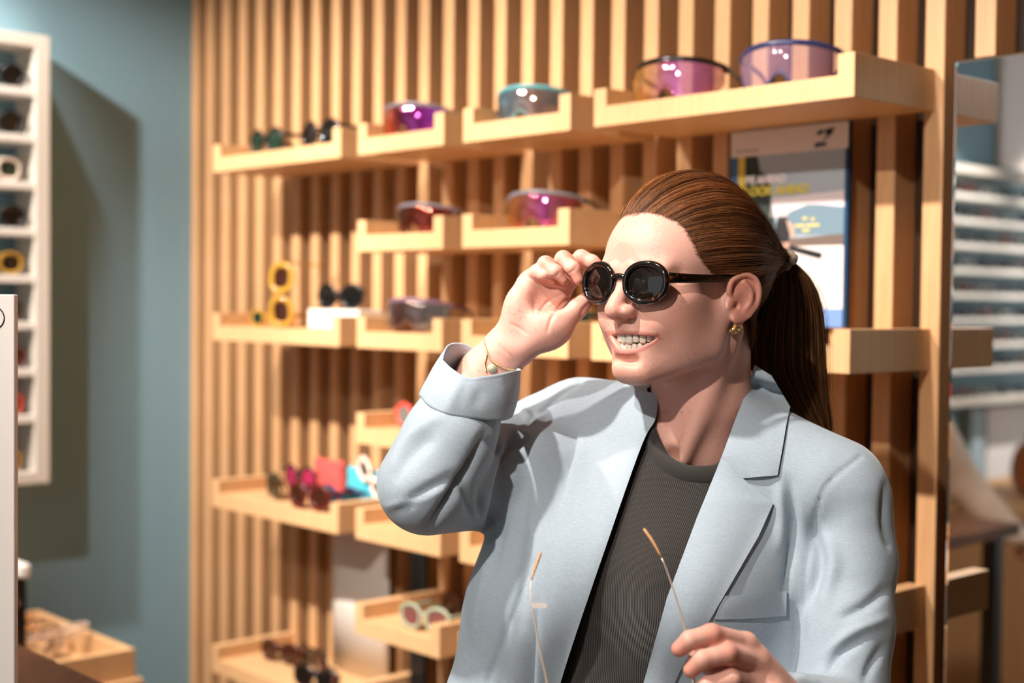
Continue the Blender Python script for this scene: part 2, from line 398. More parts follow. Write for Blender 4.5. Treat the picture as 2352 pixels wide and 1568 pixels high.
# ------------------------------------------------------------------ the woman: head frame (x her left, y her front, z up; millimetres)
YAW = math.radians(50)
HF = np.array([-math.sin(YAW), -math.cos(YAW), 0]); HL = np.array([math.cos(YAW), -math.sin(YAW), 0]); HU = np.array([0, 0, 1.0])
HO = PX(1685, 700, 1.50) - .072 * HL
def H2W(p):
    p = np.asarray(p, float) * .001
    return HO + p[..., 0:1] * HL + p[..., 1:2] * HF + p[..., 2:3] * HU
def W2H(p):
    d = np.asarray(p, float) - HO; return 1000 * np.stack([d @ HL, d @ HF, d @ HU], -1)
def build_head():
    v = Vol((-98, -120, -215), (104, 128, 140), 1.15)
    # skull, brow and face block
    v.ell((0, -4, 50), (72, 96, 80)); v.ell((0, 30, 46), (63, 66, 56), 20)
    v.ell((0, 34, -12), (57, 56, 62), 25); v.ell((0, 44, -46), (43, 44, 34), 20)
    for s in (-1, 1):
        v.cap((s * 60, 4, -8), (s * 52, 16, -46), 13, 12, 18); v.cap((s * 52, 16, -46), (s * 16, 76, -72), 12, 12, 16)
        v.ell((s * 45, 58, 2), (20, 23, 17), 20); v.ell((s * 36, 71, -17), (18, 17, 18), 18)
        v.cap((s * 14, 93, 37), (s * 44, 78, 38), 7, 6, 14)
    v.ell((0, 78, -69), (18, 16, 16), 18); v.ell((0, 68, -40), (30, 21, 28), 18)
    # eye sockets with closed lids
    for s in (-1, 1):
        v.ell((s * 32, 99, 20), (17, 13, 11), 12, 's'); v.ell((s * 32, 76, 21), (13.5, 13.5, 12.5), 5)
    # nose
    v.cap((0, 89, 30), (0, 105, 2), 6.5, 7.5, 12); v.cap((0, 104, 2), (0, 109, -6), 7.5, 9.8, 7); v.ell((0, 105, -9), (10, 10, 7), 6)
    for s in (-1, 1):
        v.ell((s * 13, 99, -8), (6.3, 9.5, 7), 6); v.ell((s * 50, 40, -32), (14, 26, 30), 22)
        v.ell((s * 6.5, 106, -16.5), (2.8, 5.5, 3.2), 3, 's')
    v.cap((0, 98, -15), (0, 91, -28), 4, 6, 10)
    # smiling mouth: folds, lips and the opening
    for s in (-1, 1):
        v.ell((s * 39, 52, -31), (12, 13, 18), 16)
    up = spline([(-35, 60, -34), (-26, 76, -31.6), (-13, 88.5, -30.4), (0, 92.5, -31.2), (13, 89.5, -30.4), (28, 79, -31.6), (41, 66, -34)], 21)
    lo_ = spline([(-35, 60, -34.5), (-26, 75, -43), (-14, 86, -51.5), (0, 89.5, -53.5), (14, 87, -51.5), (29, 77.5, -43), (41, 66, -34.5)], 21)
    ru = [1.3 + 2.0 * math.sin(math.pi * i / 20) for i in range(21)]; rl = [1.2 + 3.2 * math.sin(math.pi * i / 20) for i in range(21)]
    v.chain(up, ru, 5, 2.5); v.chain(lo_, rl, 6, 2.5)
    def mouth(x, y, z):
        ax_ = np.where(x > 0, np.abs(x) * .92, np.abs(x) * 1.5)
        c = z - (-33.2 - 1.6 * (ax_ / 32) ** 2)                        # nearly straight upper edge
        b = (-48.5 + 15.0 * (ax_ / 36) ** 2.2) - z                      # lower edge rises to the corners
        return np.maximum(np.maximum(c, b), 60 - y) * .8
    v.cut((-44, 58, -60), (44, 120, -24), mouth, 2.6)
    # chin dimple line below the lip
    v.cap((-14, 91, -61), (14, 91, -61), 3.5, 3.5, 9, 's')
    # ears
    for s in (-1, 1):
        X = lambda x, y, z: (s * (x - 1), y + 4, z + 2); v.ell((s * 70, -2, 4), (10, 15, 18), 6)
        hel = [(75, 1, 3), (77, 8, 13), (79, 5, 24), (84, -8, 30), (89.5, -19, 26), (91.5, -24, 13), (88.5, -23, -2), (82.5, -16, -12)]
        wv = np.array([.46, -.888, 0]); wv2 = np.array([s * .46, -.888, 0]); nv = np.array([s * .888, .46, 0]); rt = [wv2, nv, (0, 0, 1)]
        v.ell(X(82.5, -9, 6), (17, 2.6, 25), 3, 'u', rt)
        v.chain([X(*p) for p in spline(hel, 26)], [2.9] * 26, 2.5, 1.0)
        v.ell(X(77.5, -7, -15), (4.2, 9, 8.5), 5)                     # lobe
        v.ell(X(87, -2, 1), (6, 9.5, 12), 3, 's', None)               # concha
        v.chain([X(*p) for p in spline([(85, -7, 22), (88.5, -14.5, 12), (86.5, -15, 0), (82, -9, -9)], 10)], [2.6] * 10, 3, 1.2)
        v.ell(X(75, 6, -1), (4.0, 4, 6.0), 3); v.ell(X(80, -1, -3), (2.6, 3.4, 3.8), 2.5, 's')
    # neck and the top of the chest (given in world points)
    nk = [W2H(p) for p in (H2W((0, -30, -25)), PX(1622, 930, 1.575), PX(1600, 1040, 1.59), PX(1560, 1200, 1.63))]
    v.cap(nk[0], nk[1], 54, 50, 22); v.cap(nk[1], nk[2], 50, 56, 14); v.cap(nk[2], nk[3], 56, 66, 20)
    pit = W2H(PX(1548, 1062, 1.535))
    v.cap((60, -16, -30), pit + (12, 0, 4), 8, 6, 20); v.cap((-58, -14, -34), pit + (-14, 0, 4), 8, 6, 20)
    v.ell(pit + (0, 2, 2), (9, 10, 12), 12, 's')
    V, Q = v.nets(2)
    return V, Q
HEADV, HEADQ = build_head()
def skin_cols(Vh):
    """skin colour with blush, lips, ear and freckles, per point of the head (head frame)"""
    x, y, z = Vh.T; n = len(x)
    base = np.array(lin('e0a998')); c = np.tile(base, (n, 1))
    def mixin(w, hexc):
        nonlocal c; w = np.clip(w, 0, 1)[:, None]; c = c * (1 - w) + np.array(lin(hexc)) * w
    bl = lambda cx, cy, cz, r: np.exp(-(((x - cx) ** 2 + (y - cy) ** 2 + (z - cz) ** 2) / r ** 2))
    mixin(.45 * (bl(48, 66, -12, 26) + bl(-48, 66, -12, 26)), 'd98a72'); mixin(.4 * bl(0, 112, -8, 16), 'dd8f78'); mixin(.25 * bl(0, 90, -70, 20), 'dc967c')
    mixin(.6 * ((np.abs(x) > 76) & (z > -30) & (z < 40)), 'd98570')
    ax = np.abs(x)
    ax = np.where(x > 0, ax * .93, ax); upc = -30.6 - 3.0 * (ax / 38) ** 2.5; du = np.abs(z - upc + .4)
    lpc = np.where(ax < 38, -53.5 + 19.5 * (np.clip(ax, 0, 38) / 38) ** 1.8, -34); dl = np.abs(z - lpc - .5)
    inm = (ax < 39) & (y > 62)
    mixin(np.where(inm, np.clip(1.4 - du / 2.6, 0, .6), 0), 'b8665f'); mixin(np.where(inm, np.clip(1.5 - dl / 3.4, 0, .6), 0), 'bf6a63')
    mixin(np.where((ax < 34) & (y > 54) & (y < 84) & (z < -32.5) & (z > lpc + 2.5), .9, 0), '6d2a26')
    if 0: mixin(.8 * ((ax < 10) & (z < -12.5) & (z > -22) & (y > 99) & (np.abs(ax - 6.5) < 3)), '8c4a3c')
    return c
M['skin'] = mat('skin', 'e0a998', .5, sss=.12, spec=.4)
def skin_nodes():
    t = NT(M['skin']); a = t.n('ShaderNodeAttribute', _attribute_name='Col'); v = t.coord((1, 1, 1))
    fr = t.ramp(t.noise(v, 300, 2, .5), [(.50, 0.0), (.72, .42)]); pa = t.ramp(t.noise(v, 42, 3, .6), [(.42, 0.0), (.66, 1.0)])
    mu = t.n('ShaderNodeMath', _operation='MULTIPLY'); t.l(fr, mu.inputs[0]); t.l(pa, mu.inputs[1])
    mx = t.n('ShaderNodeMix', _data_type='RGBA'); mx.inputs[7].default_value = (*lin('a9653f'), 1)
    t.l(mu.outputs[0], mx.inputs[0]); t.l(a.outputs['Color'], mx.inputs[6]); t.base(mx.outputs[2])
    t.bump(t.noise(v, 900, 2, .5), .06, .001)
skin_nodes()
woman = empty('person', tuple(np.array([HO[0], HO[1], 0])))
tag(woman, 'smiling woman in a pale blue blazer trying on dark oval sunglasses', 'person')
def wchild(o):
    o.parent = woman; o.matrix_parent_inverse = Matrix.Translation(-Vector(woman.location)); return o
hv = H2W(HEADV)
hv = stroke(hv, HEADQ, [([(1472, 730), (1500, 746), (1522, 768), (1532, 800)], 7, -.0013), ([(1538, 765), (1549, 800), (1538, 830)], 14, -.0008)])
body = npmesh('body', hv, HEADQ, M['skin'], None, True, skin_cols(HEADV)); wchild(body)
# ------------------------------------------------------------------ teeth
def tooth_geo(c, tdir, w, h, d, taper=.8):
    """one rounded tooth: c centre top, tdir along the arch, hangs down h (negative h stands up)"""
    tdir = np.array([tdir[0], tdir[1], 0.0]); tdir /= np.linalg.norm(tdir); nd = np.array([-tdir[1], tdir[0], 0])
    if nd[1] < 0: nd = -nd
    v = []; f = []; rows = 6; cols_ = 10
    for i in range(rows):
        q = i / (rows - 1); ww = w * .5 * (taper + (1 - taper) * math.sin(min(1, q * 1.25) * math.pi / 2)) * (1 if q < .8 else 1 - .25 * ((q - .8) / .2) ** 2)
        dd = d * .5 * (1 - .45 * q)
        for j in range(cols_):
            a = 2 * math.pi * j / cols_; ca, sa = math.cos(a), math.sin(a)
            ex = abs(ca) ** .6 * (1 if ca >= 0 else -1); ey = abs(sa) ** .6 * (1 if sa >= 0 else -1)
            v.append(np.array(c) + tdir * ww * ex + nd * dd * ey + np.array([0, 0, -h * q]))
    for i in range(rows - 1):
        for j in range(cols_): k = (j + 1) % cols_; f.append((i * cols_ + j, i * cols_ + k, (i + 1) * cols_ + k, (i + 1) * cols_ + j))
    f.append(tuple(range(cols_))); f.append(tuple((rows - 1) * cols_ + j for j in range(cols_)))
    return [H2W(p) for p in v], f
M['tooth'] = mat('tooth_enamel', 'eadfd0', .2, spec=.6, sss=.05); M['gum'] = mat('gum', 'b5625c', .35)
arch = lambda x, y0: y0 - .0205 * x * x
def teeth():
    t = MB()
    for side in (-1, 1):
        x = 0.15
        for i, (w, h) in enumerate([(8.3, 11.5), (6.7, 10.3), (7.6, 11), (7, 9.4), (7, 8.6), (7.5, 8)]):
            xc = x + w / 2; k = .9; a = (1, -2 * .022 * xc); ln = math.hypot(*a)
            t.add(*tooth_geo((side * xc, arch(xc, 89.6), -31.2 + .01 * xc), (side * a[0], a[1]) if side > 0 else (1, 2 * .022 * xc), w * 1.03, h, 6.5)); x += w / ln * 1.0
        x = 0.1
        for i, (w, h) in enumerate([(5.4, -8.6), (5.8, -8.6), (6.5, -8.6), (6.8, -8.2), (6.8, -8)]):
            xc = x + w / 2; a = (1, -2 * .022 * xc); ln = math.hypot(*a)
            t.add(*tooth_geo((side * xc, arch(xc, 87.0), -51.2 + .0035 * xc * xc), (side * a[0], a[1]) if side > 0 else (1, 2 * .022 * xc), w * 1.03, h, 6)); x += w / ln
    o = t.build('teeth', M['tooth'], None, True); wchild(o); o['label'] = 'white teeth showing in the smile'
    return o
teeth()
# ------------------------------------------------------------------ sunglasses on her nose
M['tortoise'] = mat('tortoise_acetate', '1a0d08', .12, coat=.6)
def tort():
    t = NT(M['tortoise']); v = t.coord((1, 1, 1)); n_ = t.noise(v, 95, 3, .6, .6)
    t.base(t.ramp(n_, [(.54, '080504'), (.63, '2a1006'), (.74, '8a3f0e')]))
tort()
M['sunlens'] = mat('brown_sun_lens', '120b09', .03, spec=.55, coat=.3)
def oval(hw, hh, n=56, p=2.25):
    out = []
    for i in range(n):
        a = 2 * math.pi * i / n; c, s_ = math.cos(a), math.sin(a)
        out.append((hw * abs(c) ** (2 / p) * (1 if c > 0 else -1), hh * abs(s_) ** (2 / p) * (1 if s_ > 0 else -1)))
    return out
def rim_geo(loop, nrm_pts, sec):
    """closed ring: loop = 3D points, nrm_pts = (outward dir, front dir) per point, sec = cross-section (out, front)"""
    n = len(loop); m_ = len(sec); v = []; f = []
    for i in range(n):
        o_, fr = nrm_pts[i]
        for (a, b) in sec: v.append(loop[i] + a * o_ + b * fr)
    for i in range(n):
        k = (i + 1) % n
        for j in range(m_): l_ = (j + 1) % m_; f.append((i * m_ + j, k * m_ + j, k * m_ + l_, i * m_ + l_))
    return v, f
SG = empty('sunglasses', tuple(H2W((0, 98, 22))))
tag(SG, 'glossy dark tortoiseshell oval sunglasses the woman is wearing', 'sunglasses')
def sgchild(o): o.parent = SG; o.matrix_parent_inverse = Matrix.Translation(-Vector(SG.location)); return o
def sunglasses():
    fr = MB()
    for s in (-1, 1):
        wrap = math.radians(9); c = np.array([s * 35.5 + .6, 98.5, 22.5]); ex = np.array([math.cos(wrap), -s * math.sin(wrap), 0]); fy = np.array([s * math.sin(wrap), math.cos(wrap), 0]); ez = np.array([0, -.05, 1.0])
        pts = oval(25.6, 19.6); loop = []; nr = []
        for (a, b) in pts:
            loop.append(c + ex * a + ez * b); o_ = ex * a / 25.6 ** 1.4 + ez * b / 19.6 ** 1.4; nr.append((o_ / np.linalg.norm(o_), fy))
        sec = [(-2.9, 1.0), (-2.2, 2.4), (-.4, 3.6), (1.9, 3.4), (3.6, 1.8), (4.0, -.6), (3.2, -2.8), (.6, -3.0), (-1.8, -2.6), (-2.9, -1.2)]
        v, f = rim_geo(loop, nr, sec); fr.add([H2W(p) for p in v], f)
        # lens: slightly domed oval
        rings = 8; lv = [H2W(c + fy * 2.2)]; lf = []; N_ = 56; ip = oval(23.4, 17.4)
        for r in range(1, rings + 1):
            q = r / rings
            for (a, b) in ip: lv.append(H2W(c + ex * a * q + ez * b * q + fy * (2.2 - 2.4 * q * q)))
        for j in range(N_): lf.append((0, 1 + j, 1 + (j + 1) % N_))
        for r in range(rings - 1):
            for j in range(N_): k = (j + 1) % N_; b0 = 1 + r * N_; lf.append((b0 + j, b0 + N_ + j, b0 + N_ + k, b0 + k))
        sgchild(mesh('lens', lv, lf, M['sunlens'], None, True))
        # temple
        tp = spline([(s * 61.5, 92, 27.5), (s * 66, 84, 27.5), (s * 70.5, 55, 27.2), (s * 73.5, 22, 27.5), (s * 75, -4, 27), (s * 76, -20, 18), (s * 76, -28, 2)], 30)
        hh = [5.8] * 3 + list(np.linspace(5.6, 3.6, 18)) + list(np.linspace(3.6, 4.5, 9))
        tv, tf = tube_geo(tp, 1, 12, True, None, None)
        tv = []
        for i, p in enumerate(tp):
            t_ = tp[min(i + 1, 29)] - tp[max(i - 1, 0)]; t_ /= np.linalg.norm(t_); up_ = np.array([0, 0, 1.0]) - t_ * t_[2]; up_ /= np.linalg.norm(up_); sd = np.cross(t_, up_)
            for j in range(12):
                th = 2 * math.pi * j / 12; cc, ss = math.cos(th), math.sin(th)
                tv.append(H2W(p + up_ * hh[i] * abs(cc) ** .5 * (1 if cc > 0 else -1) + sd * 2.1 * abs(ss) ** .5 * (1 if ss > 0 else -1)))
        te = sgchild(mesh('temple_arm', tv, tf, M['tortoise'], None, True))
        rv = MB().tube([H2W((s * 64.2, 89.3, 27.5)), H2W((s * 65.3, 90.6, 27.5))], .0013, 8).build('hinge_rivet', M['steel'], None, True); sgchild(rv)
    br = spline([(-13, 98.6, 25.5), (-6, 102, 29), (0, 102.8, 30), (6, 102, 29), (13, 98.6, 25.5)], 15)
    fr.add(*tube_geo([H2W(p) for p in br], [.0042, .0040, .0036, .0033, .0031, .003, .003, .003, .003, .003, .0031, .0033, .0036, .0040, .0042], 10, True))
    sgchild(fr.build('frame_front', M['tortoise'], None, True))
sunglasses()
# ------------------------------------------------------------------ hair pulled back into a ponytail
from mathutils.bvhtree import BVHTree
rng = np.random.default_rng(7)
def bvh_of(V, Q): return BVHTree.FromPolygons([tuple(p) for p in V], [tuple(int(i) for i in q) for q in Q])
HB = bvh_of(hv, HEADQ)
def cast(u, v, B):
    d = ray(u, v); d = d / np.linalg.norm(d); h = B.ray_cast(Vector(CC), Vector(d)); return np.array(h[0]) if h[0] is not None else None
C0 = np.array([0, -5, 42.0]); TIE = np.array([32.0, -126, 52.0])
line_px = [(1428, 492), (1464, 487), (1490, 488), (1512, 492), (1540, 501), (1565, 516), (1582, 538), (1595, 562), (1608, 588), (1622, 610), (1645, 628), (1676, 634)]
hl = [W2H(cast(u, v, HB)) for u, v in line_px]
hl = [p for p in hl if p[0] > 2]
hl = [np.array([0, hl[0][1] + 2.5, hl[0][2] + 1.5])] + hl + [np.array([72, -14, 30]), np.array([72, -27, 8]), np.array([66, -36, -18]), np.array([54, -52, -42]), np.array([28, -74, -58]), np.array([0, -80, -62])]
half = spline(hl, 120); loop = np.vstack([half, (half * [-1, 1, 1])[::-1][1:-1]])          # closed hairline
NA = len(loop); seg = np.linalg.norm(np.roll(loop, -1, 0) - loop, axis=1)
lnz = np.array([math.sin(i * 12.9898) * 43758.5453 % 1 for i in range(400)])
def noise1(x):
    i = np.floor(x).astype(int); f = x - i; f = f * f * (3 - 2 * f); return lnz[i % 400] * (1 - f) + lnz[(i + 1) % 400] * f
def r_skull(d):
    """distance from C0 to the skull ellipsoid along unit directions d"""
    def hit(c, r):
        o = (C0 - c) / r; q = d / r; a = (q * q).sum(-1); b = (q * o).sum(-1); c_ = (o * o).sum(-1) - 1; return (-b + np.sqrt(np.maximum(b * b - a * c_, 0))) / a
    return np.maximum(hit(np.array([0, -4, 50.]), np.array([72., 96, 80])), hit(np.array([0, 30, 46.]), np.array([63., 66, 56])))
def hair_path(a, t0, lift, n=16, t1=1.0):
    """a: loop index (float array), roots at t0, returns n points per strand in the head frame"""
    a = np.mod(a, NA); i = a.astype(int); f = (a - i)[:, None]; h = loop[i % NA] * (1 - f) + loop[(i + 1) % NA] * f
    t = t0[:, None] + (t1 - t0)[:, None] * np.linspace(0, 1, n)[None]
    d0 = h - C0; r0 = np.linalg.norm(d0, axis=1); d0 = d0 / r0[:, None]; dT = (TIE - C0); rT = np.linalg.norm(dT); dT = dT / rT
    om = np.arccos(np.clip(d0 @ dT, -1, 1))[:, None]
    d = (np.sin((1 - t) * om)[..., None] * d0[:, None] + np.sin(t * om)[..., None] * dT[None, None]) / np.sin(om)[..., None]
    sk = r_skull(d); w = np.clip(t / .3, 0, 1); w = w * w * (3 - 2 * w)
    vol = 11.0 * np.clip(t / .28, 0, 1) ** .75 + 6 * np.exp(-((t - .45) / .25) ** 2) * np.clip(d[..., 2], 0, 1)
    lock = 3.4 * (noise1(a * .55)[:, None] - .5) * np.clip(t / .1, 0, 1) + 1.4 * (noise1(a * 1.9 + 50)[:, None] - .5)
    r = (r0[:, None] + .6 + 16 * t) * (1 - w) + (sk + vol) * w
    lock = lock + 1.8 * (noise1(a * .22 + 90)[:, None] - .5) * np.sin(t * 3.1)
    r = r + lock * (1 - t ** 4) + lift[:, None] * np.clip(t / .12, 0, 1)
    e = np.clip((t - .72) / .28, 0, 1) ** 2; r = r * (1 - e) + (rT - 2 + 0 * r) * e
    p = C0 + d * r[..., None]
    # strands gather on a ring as they enter the tie
    g = np.clip((t - .6) / .4, 0, 1)[..., None] ** 1.5
    ang = np.arctan2((h - C0)[:, 2] - 12, (h - C0)[:, 0])[:, None]; ring = TIE + np.stack([10 * np.cos(ang) + 0 * t, -2 + 0 * t + 0 * ang, 13 * np.sin(ang) + 0 * t], -1)
    return p * (1 - g) + ring * g
def strands(paths, rad, cols, name, mt, sides=3, taper=.35):
    """paths: k x n x 3 world; triangular tubes, one mesh"""
    k, n, _ = paths.shape
    T = np.gradient(paths, axis=1); T /= np.linalg.norm(T, axis=2)[..., None] + 1e-12
    A = np.cross(T, np.array([.3, .5, .81])); A /= np.linalg.norm(A, axis=2)[..., None] + 1e-12; B = np.cross(T, A)
    prof = np.minimum(1, np.minimum(np.linspace(taper, 3, n), np.linspace(3, taper, n)))
    rr = (rad[:, None] * prof[None])[..., None]
    th = [2 * math.pi * j / sides for j in range(sides)]
    V = np.stack([paths + rr * (math.cos(x) * A + math.sin(x) * B) for x in th], 2)      # k,n,s,3
    ix = np.arange(k * n * sides).reshape(k, n, sides); Q = []
    for j in range(sides):
        l_ = (j + 1) % sides; Q.append(np.stack([ix[:, :-1, j], ix[:, :-1, l_], ix[:, 1:, l_], ix[:, 1:, j]], -1).reshape(-1, 4))
    C_ = np.repeat(cols, n * sides, axis=0)
    return npmesh(name, V.reshape(-1, 3), np.concatenate(Q), mt, None, True, C_)
M['hair'] = mat('hair', '6b4027', .5, spec=.3)
def hair_nodes():
    t = NT(M['hair']); a = t.n('ShaderNodeAttribute', _attribute_name='Col'); t.base(a.outputs['Color'])
    t.b.inputs['Anisotropic'].default_value = .5
hair_nodes()
def hair_colors(k, lo_, hi_, p=1.6):
    w = rng.random(k)[:, None] ** p; c = np.array(lin(lo_)) * (1 - w) + np.array(lin(hi_)) * w
    return c * (.8 + .4 * rng.random(k))[:, None]
# solid mass under the strands
aa = np.arange(0, NA, 1.0); cap_p = hair_path(aa, np.zeros(NA), np.full(NA, -2.2), 40)
ix = np.arange(NA * 40).reshape(NA, 40); nxt = np.roll(ix, -1, 0)
capQ = np.stack([ix[:, :-1], ix[:, 1:], nxt[:, 1:], nxt[:, :-1]], -1).reshape(-1, 4)
hair = npmesh('hair', H2W(cap_p.reshape(-1, 3)), capQ, M['hair'], None, True, np.tile(np.array(lin('4a2c1b')), (NA * 40, 1))); wchild(hair)
hair['label'] = 'reddish brown hair combed back'
cum = np.concatenate([[0], np.cumsum(seg)]); 
def rnd_a(k):
    x = rng.random(k) * cum[-1]; i = np.searchsorted(cum, x) - 1; return i + (x - cum[i]) / np.maximum(seg[i], 1e-6)
K1 = 13000
t0 = np.where(rng.random(K1) < .5, rng.random(K1) * .05 - .035, rng.random(K1) ** 1.3 * .55)
ka = rnd_a(K1); hp = hair_path(ka, t0, rng.normal(0, .9, K1), 18)
hp += rng.normal(0, .25, (K1, 1, 3)) + (np.sin(np.linspace(0, 1, 18)[None, :, None] * rng.uniform(2, 9, (K1, 1, 1)) + rng.random((K1, 1, 3)) * 6.28) * rng.normal(0, 1.0, (K1, 1, 3)))
o = strands(H2W(hp), rng.uniform(.0001, .00026, K1), hair_colors(K1, '341c0f', 'b97848', 1.4) * (.62 + .85 * noise1(ka * .33 + 7) + .45 * noise1(ka * 1.3 + 31))[:, None], 'hair_strands', M['hair']); wchild(o); o['kind'] = 'stuff'
K2 = 800                                                                       # stray hairs
hp = hair_path(rnd_a(K2), rng.random(K2) * .35, rng.uniform(1.5, 4.5, K2), 18, 1.0)
hp += np.cumsum(rng.normal(0, .55, (K2, 18, 3)), axis=1) * np.linspace(0, 1, 18)[None, :, None]
o = strands(H2W(hp), rng.uniform(.00008, .00014, K2), hair_colors(K2, '8a5530', 'c98d58'), 'stray_hair', M['hair']); wchild(o); o['kind'] = 'stuff'
K4 = 1500                                                                      # fine short hairs along the hairline
hp = hair_path(rnd_a(K4), -rng.random(K4) * .06, rng.normal(.2, .5, K4), 10, .22); hp += np.cumsum(rng.normal(0, .22, (K4, 10, 3)), axis=1)
o = strands(H2W(hp), rng.uniform(.00005, .00009, K4), hair_colors(K4, '7a4a2a', 'bb8452'), 'stray_hair', M['hair']); wchild(o); o['kind'] = 'stuff'
# ponytail
pc = [(1800, 598, 20, 1.615), (1812, 640, 50, 1.626), (1814, 700, 72, 1.634), (1810, 770, 85, 1.640), (1812, 850, 86, 1.645), (1844, 920, 60, 1.655), (1878, 985, 34, 1.658), (1890, 1030, 18, 1.655)]
pcs = spline(pc, 26); PCW = np.array([PX(u, v_, y) for u, v_, w, y in pcs]); PCR = pcs[:, 2] * pcs[:, 3] / FPX
def pony(k, rlo=0.0, out=1.0, wob=.0012):
    ang = rng.random(k) * 2 * math.pi; rad = np.sqrt(rng.uniform(rlo, 1, k)) * out
    cx_ = np.cos(ang) * rad; dy_ = np.sin(ang) * rad
    ln_ = rng.uniform(.72, 1.0, k)
    t = np.linspace(0, 1, 26)[None] * ln_[:, None] * 25; i = np.minimum(t.astype(int), 24); f = (t - i)[..., None]
    c_ = PCW[i] * (1 - f) + PCW[i + 1] * f; R_ = (PCR[i] * (1 - f[..., 0]) + PCR[i + 1] * f[..., 0])
    p = c_ + (cx_[:, None] * R_)[..., None] * np.array([1.0, 0, 0]) + (dy_[:, None] * np.minimum(R_ * .75, .024))[..., None] * np.array([.25, 1, 0])
    p += np.sin(np.linspace(0, 4, 26)[None, :, None] + rng.random((k, 1, 3)) * 6.28) * rng.normal(0, wob, (k, 1, 3)) * np.linspace(.2, 1, 26)[None, :, None]
    return p
K3 = 2600
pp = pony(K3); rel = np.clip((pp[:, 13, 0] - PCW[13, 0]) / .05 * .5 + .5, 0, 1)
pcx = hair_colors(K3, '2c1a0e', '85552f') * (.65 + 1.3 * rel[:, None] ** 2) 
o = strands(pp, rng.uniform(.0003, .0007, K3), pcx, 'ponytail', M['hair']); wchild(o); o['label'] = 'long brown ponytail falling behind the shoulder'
pp = pony(160, .8, 1.15, .006); o = strands(pp, rng.uniform(.00008, .00014, 160), hair_colors(160, '6b4427', 'b58555'), 'stray_hair', M['hair']); wchild(o); o['kind'] = 'stuff'
# hair tie
M['tie'] = mat('hair_tie_fabric', '7d6a58', .45, sheen=.3)
tc_ = H2W(TIE + np.array([1.5, -3, 0])); dirp = PCW[2] - PCW[0]; dirp /= np.linalg.norm(dirp)
ax1 = np.cross(dirp, [0, 1, 0]); ax1 /= np.linalg.norm(ax1); ax2 = np.cross(dirp, ax1)
ring = [tc_ + 0.0125 * math.cos(a) * ax1 + .0145 * math.sin(a) * ax2 + dirp * .002 * math.sin(9 * a) for a in np.linspace(0, 2 * math.pi, 72, endpoint=False)]
o = MB().add(*tube_geo(ring, [.0042 + .0012 * math.sin(12 * 2 * math.pi * i / 72) for i in range(72)], 10, False, closed=True)).build('hair_tie', M['tie'], None, True); wchild(o); o['label'] = 'crinkled beige hair tie'
# ------------------------------------------------------------------ torso, shirt and blazer (world millimetres)
def PM(u, v, y): return 1000 * PX(u, v, y)
TY = math.radians(33)
LT = np.array([math.cos(TY), -math.sin(TY), 0]); FT = np.array([-math.sin(TY), -math.cos(TY), 0])
NB = PM(1590, 1010, 1.60)
def chest(v, g, k=30):
    """rib cage, bust and waist, grown by g mm"""
    a = PM(1560, 1170, 1.608); b = np.array([172, 1585, 1200.]); c = np.array([140, 1580, 1050.]); d = np.array([125, 1585, 860.])
    v.cap(a, b, 138 + g, 152 + g, k, flat=(FT, .66)); v.cap(b, c, 152 + g, 138 + g, k, flat=(FT, .70)); v.cap(c, d, 138 + g, 165 + g, k, flat=(FT, .68))
    for s in (-1, 1):
        v.ell(b + LT * s * 70 + FT * 66 + [0, 0, 8], (62 + g, 62 + g, 66 + g), 60)
    v.cap(NB + LT * 30, NB + LT * 150 + [0, 0, -45], 46 + g, 40 + g, 40); v.cap(NB - LT * 30, NB - LT * 130 + [0, 0, -30], 46 + g, 40 + g, 40)
sv = Vol((-60, 1380, 860), (430, 1780, 1420), 3.4); chest(sv, -2)
sV, sQ = sv.nets(2); sV *= .001
M['shirt'] = mat('ribbed_knit', '3d3733', .8, sheen=.25)
def rib_nodes():
    t = NT(M['shirt']); tc = t.n('ShaderNodeTexCoord'); mp = t.n('ShaderNodeMapping'); t.l(tc.outputs['Object'], mp.inputs['Vector'])
    mp.inputs['Rotation'].default_value = (0, 0, TY)
    w = t.n('ShaderNodeTexWave', _wave_type='BANDS', _bands_direction='X'); w.inputs['Scale'].default_value = 150; w.inputs['Distortion'].default_value = .2; t.l(mp.outputs['Vector'], w.inputs['Vector'])
    t.bump(w.outputs['Fac'], .55, .002); t.base(t.ramp(w.outputs['Fac'], [(.0, '1f1b18'), (.8, '322c28')]))
rib_nodes()
# neck opening of the shirt: faces above the neckline are dropped
uvs, zs = projV(sV); nl = spline([(1440, 900), (1490, 985), (1512, 1040), (1550, 1072), (1600, 1084), (1660, 1072), (1720, 1000), (1740, 900)], 60)
def above(uv, line):
    y = np.interp(uv[:, 0], np.array(line)[:, 0], np.array(line)[:, 1], left=-1e9, right=-1e9); return uv[:, 1] < y
dropv = above(uvs, nl)
sQ2 = sQ[~dropv[sQ].any(1)]
shirt = npmesh('shirt', sV, sQ2, M['shirt'], None, True); wchild(shirt); shirt['label'] = 'dark charcoal ribbed top'
SB = bvh_of(sV, sQ)
band = []
for u, v_ in spline([(1478, 955), (1496, 1010), (1520, 1055), (1556, 1082), (1602, 1092), (1660, 1082), (1715, 1020)], 40):
    p = cast(u, v_, SB); q = cast(u, v_, HB)
    if p is None or (q is not None and np.linalg.norm(q - CC) < np.linalg.norm(p - CC)): p = q
    band.append(p if p is not None else (band[-1] if band else PX(u, v_, 1.56)))
_uv, _z = projV(hv); _lo = np.interp(_uv[:, 0], nl[:, 0], nl[:, 1], left=940, right=900); _under = (_uv[:, 1] > _lo + 22) & (HEADV[:, 2] < -95)
HEADQ = HEADQ[~_under[HEADQ].any(1)]
band = relax(np.array(band), np.array([[i, i + 1] for i in range(39)]), 4)
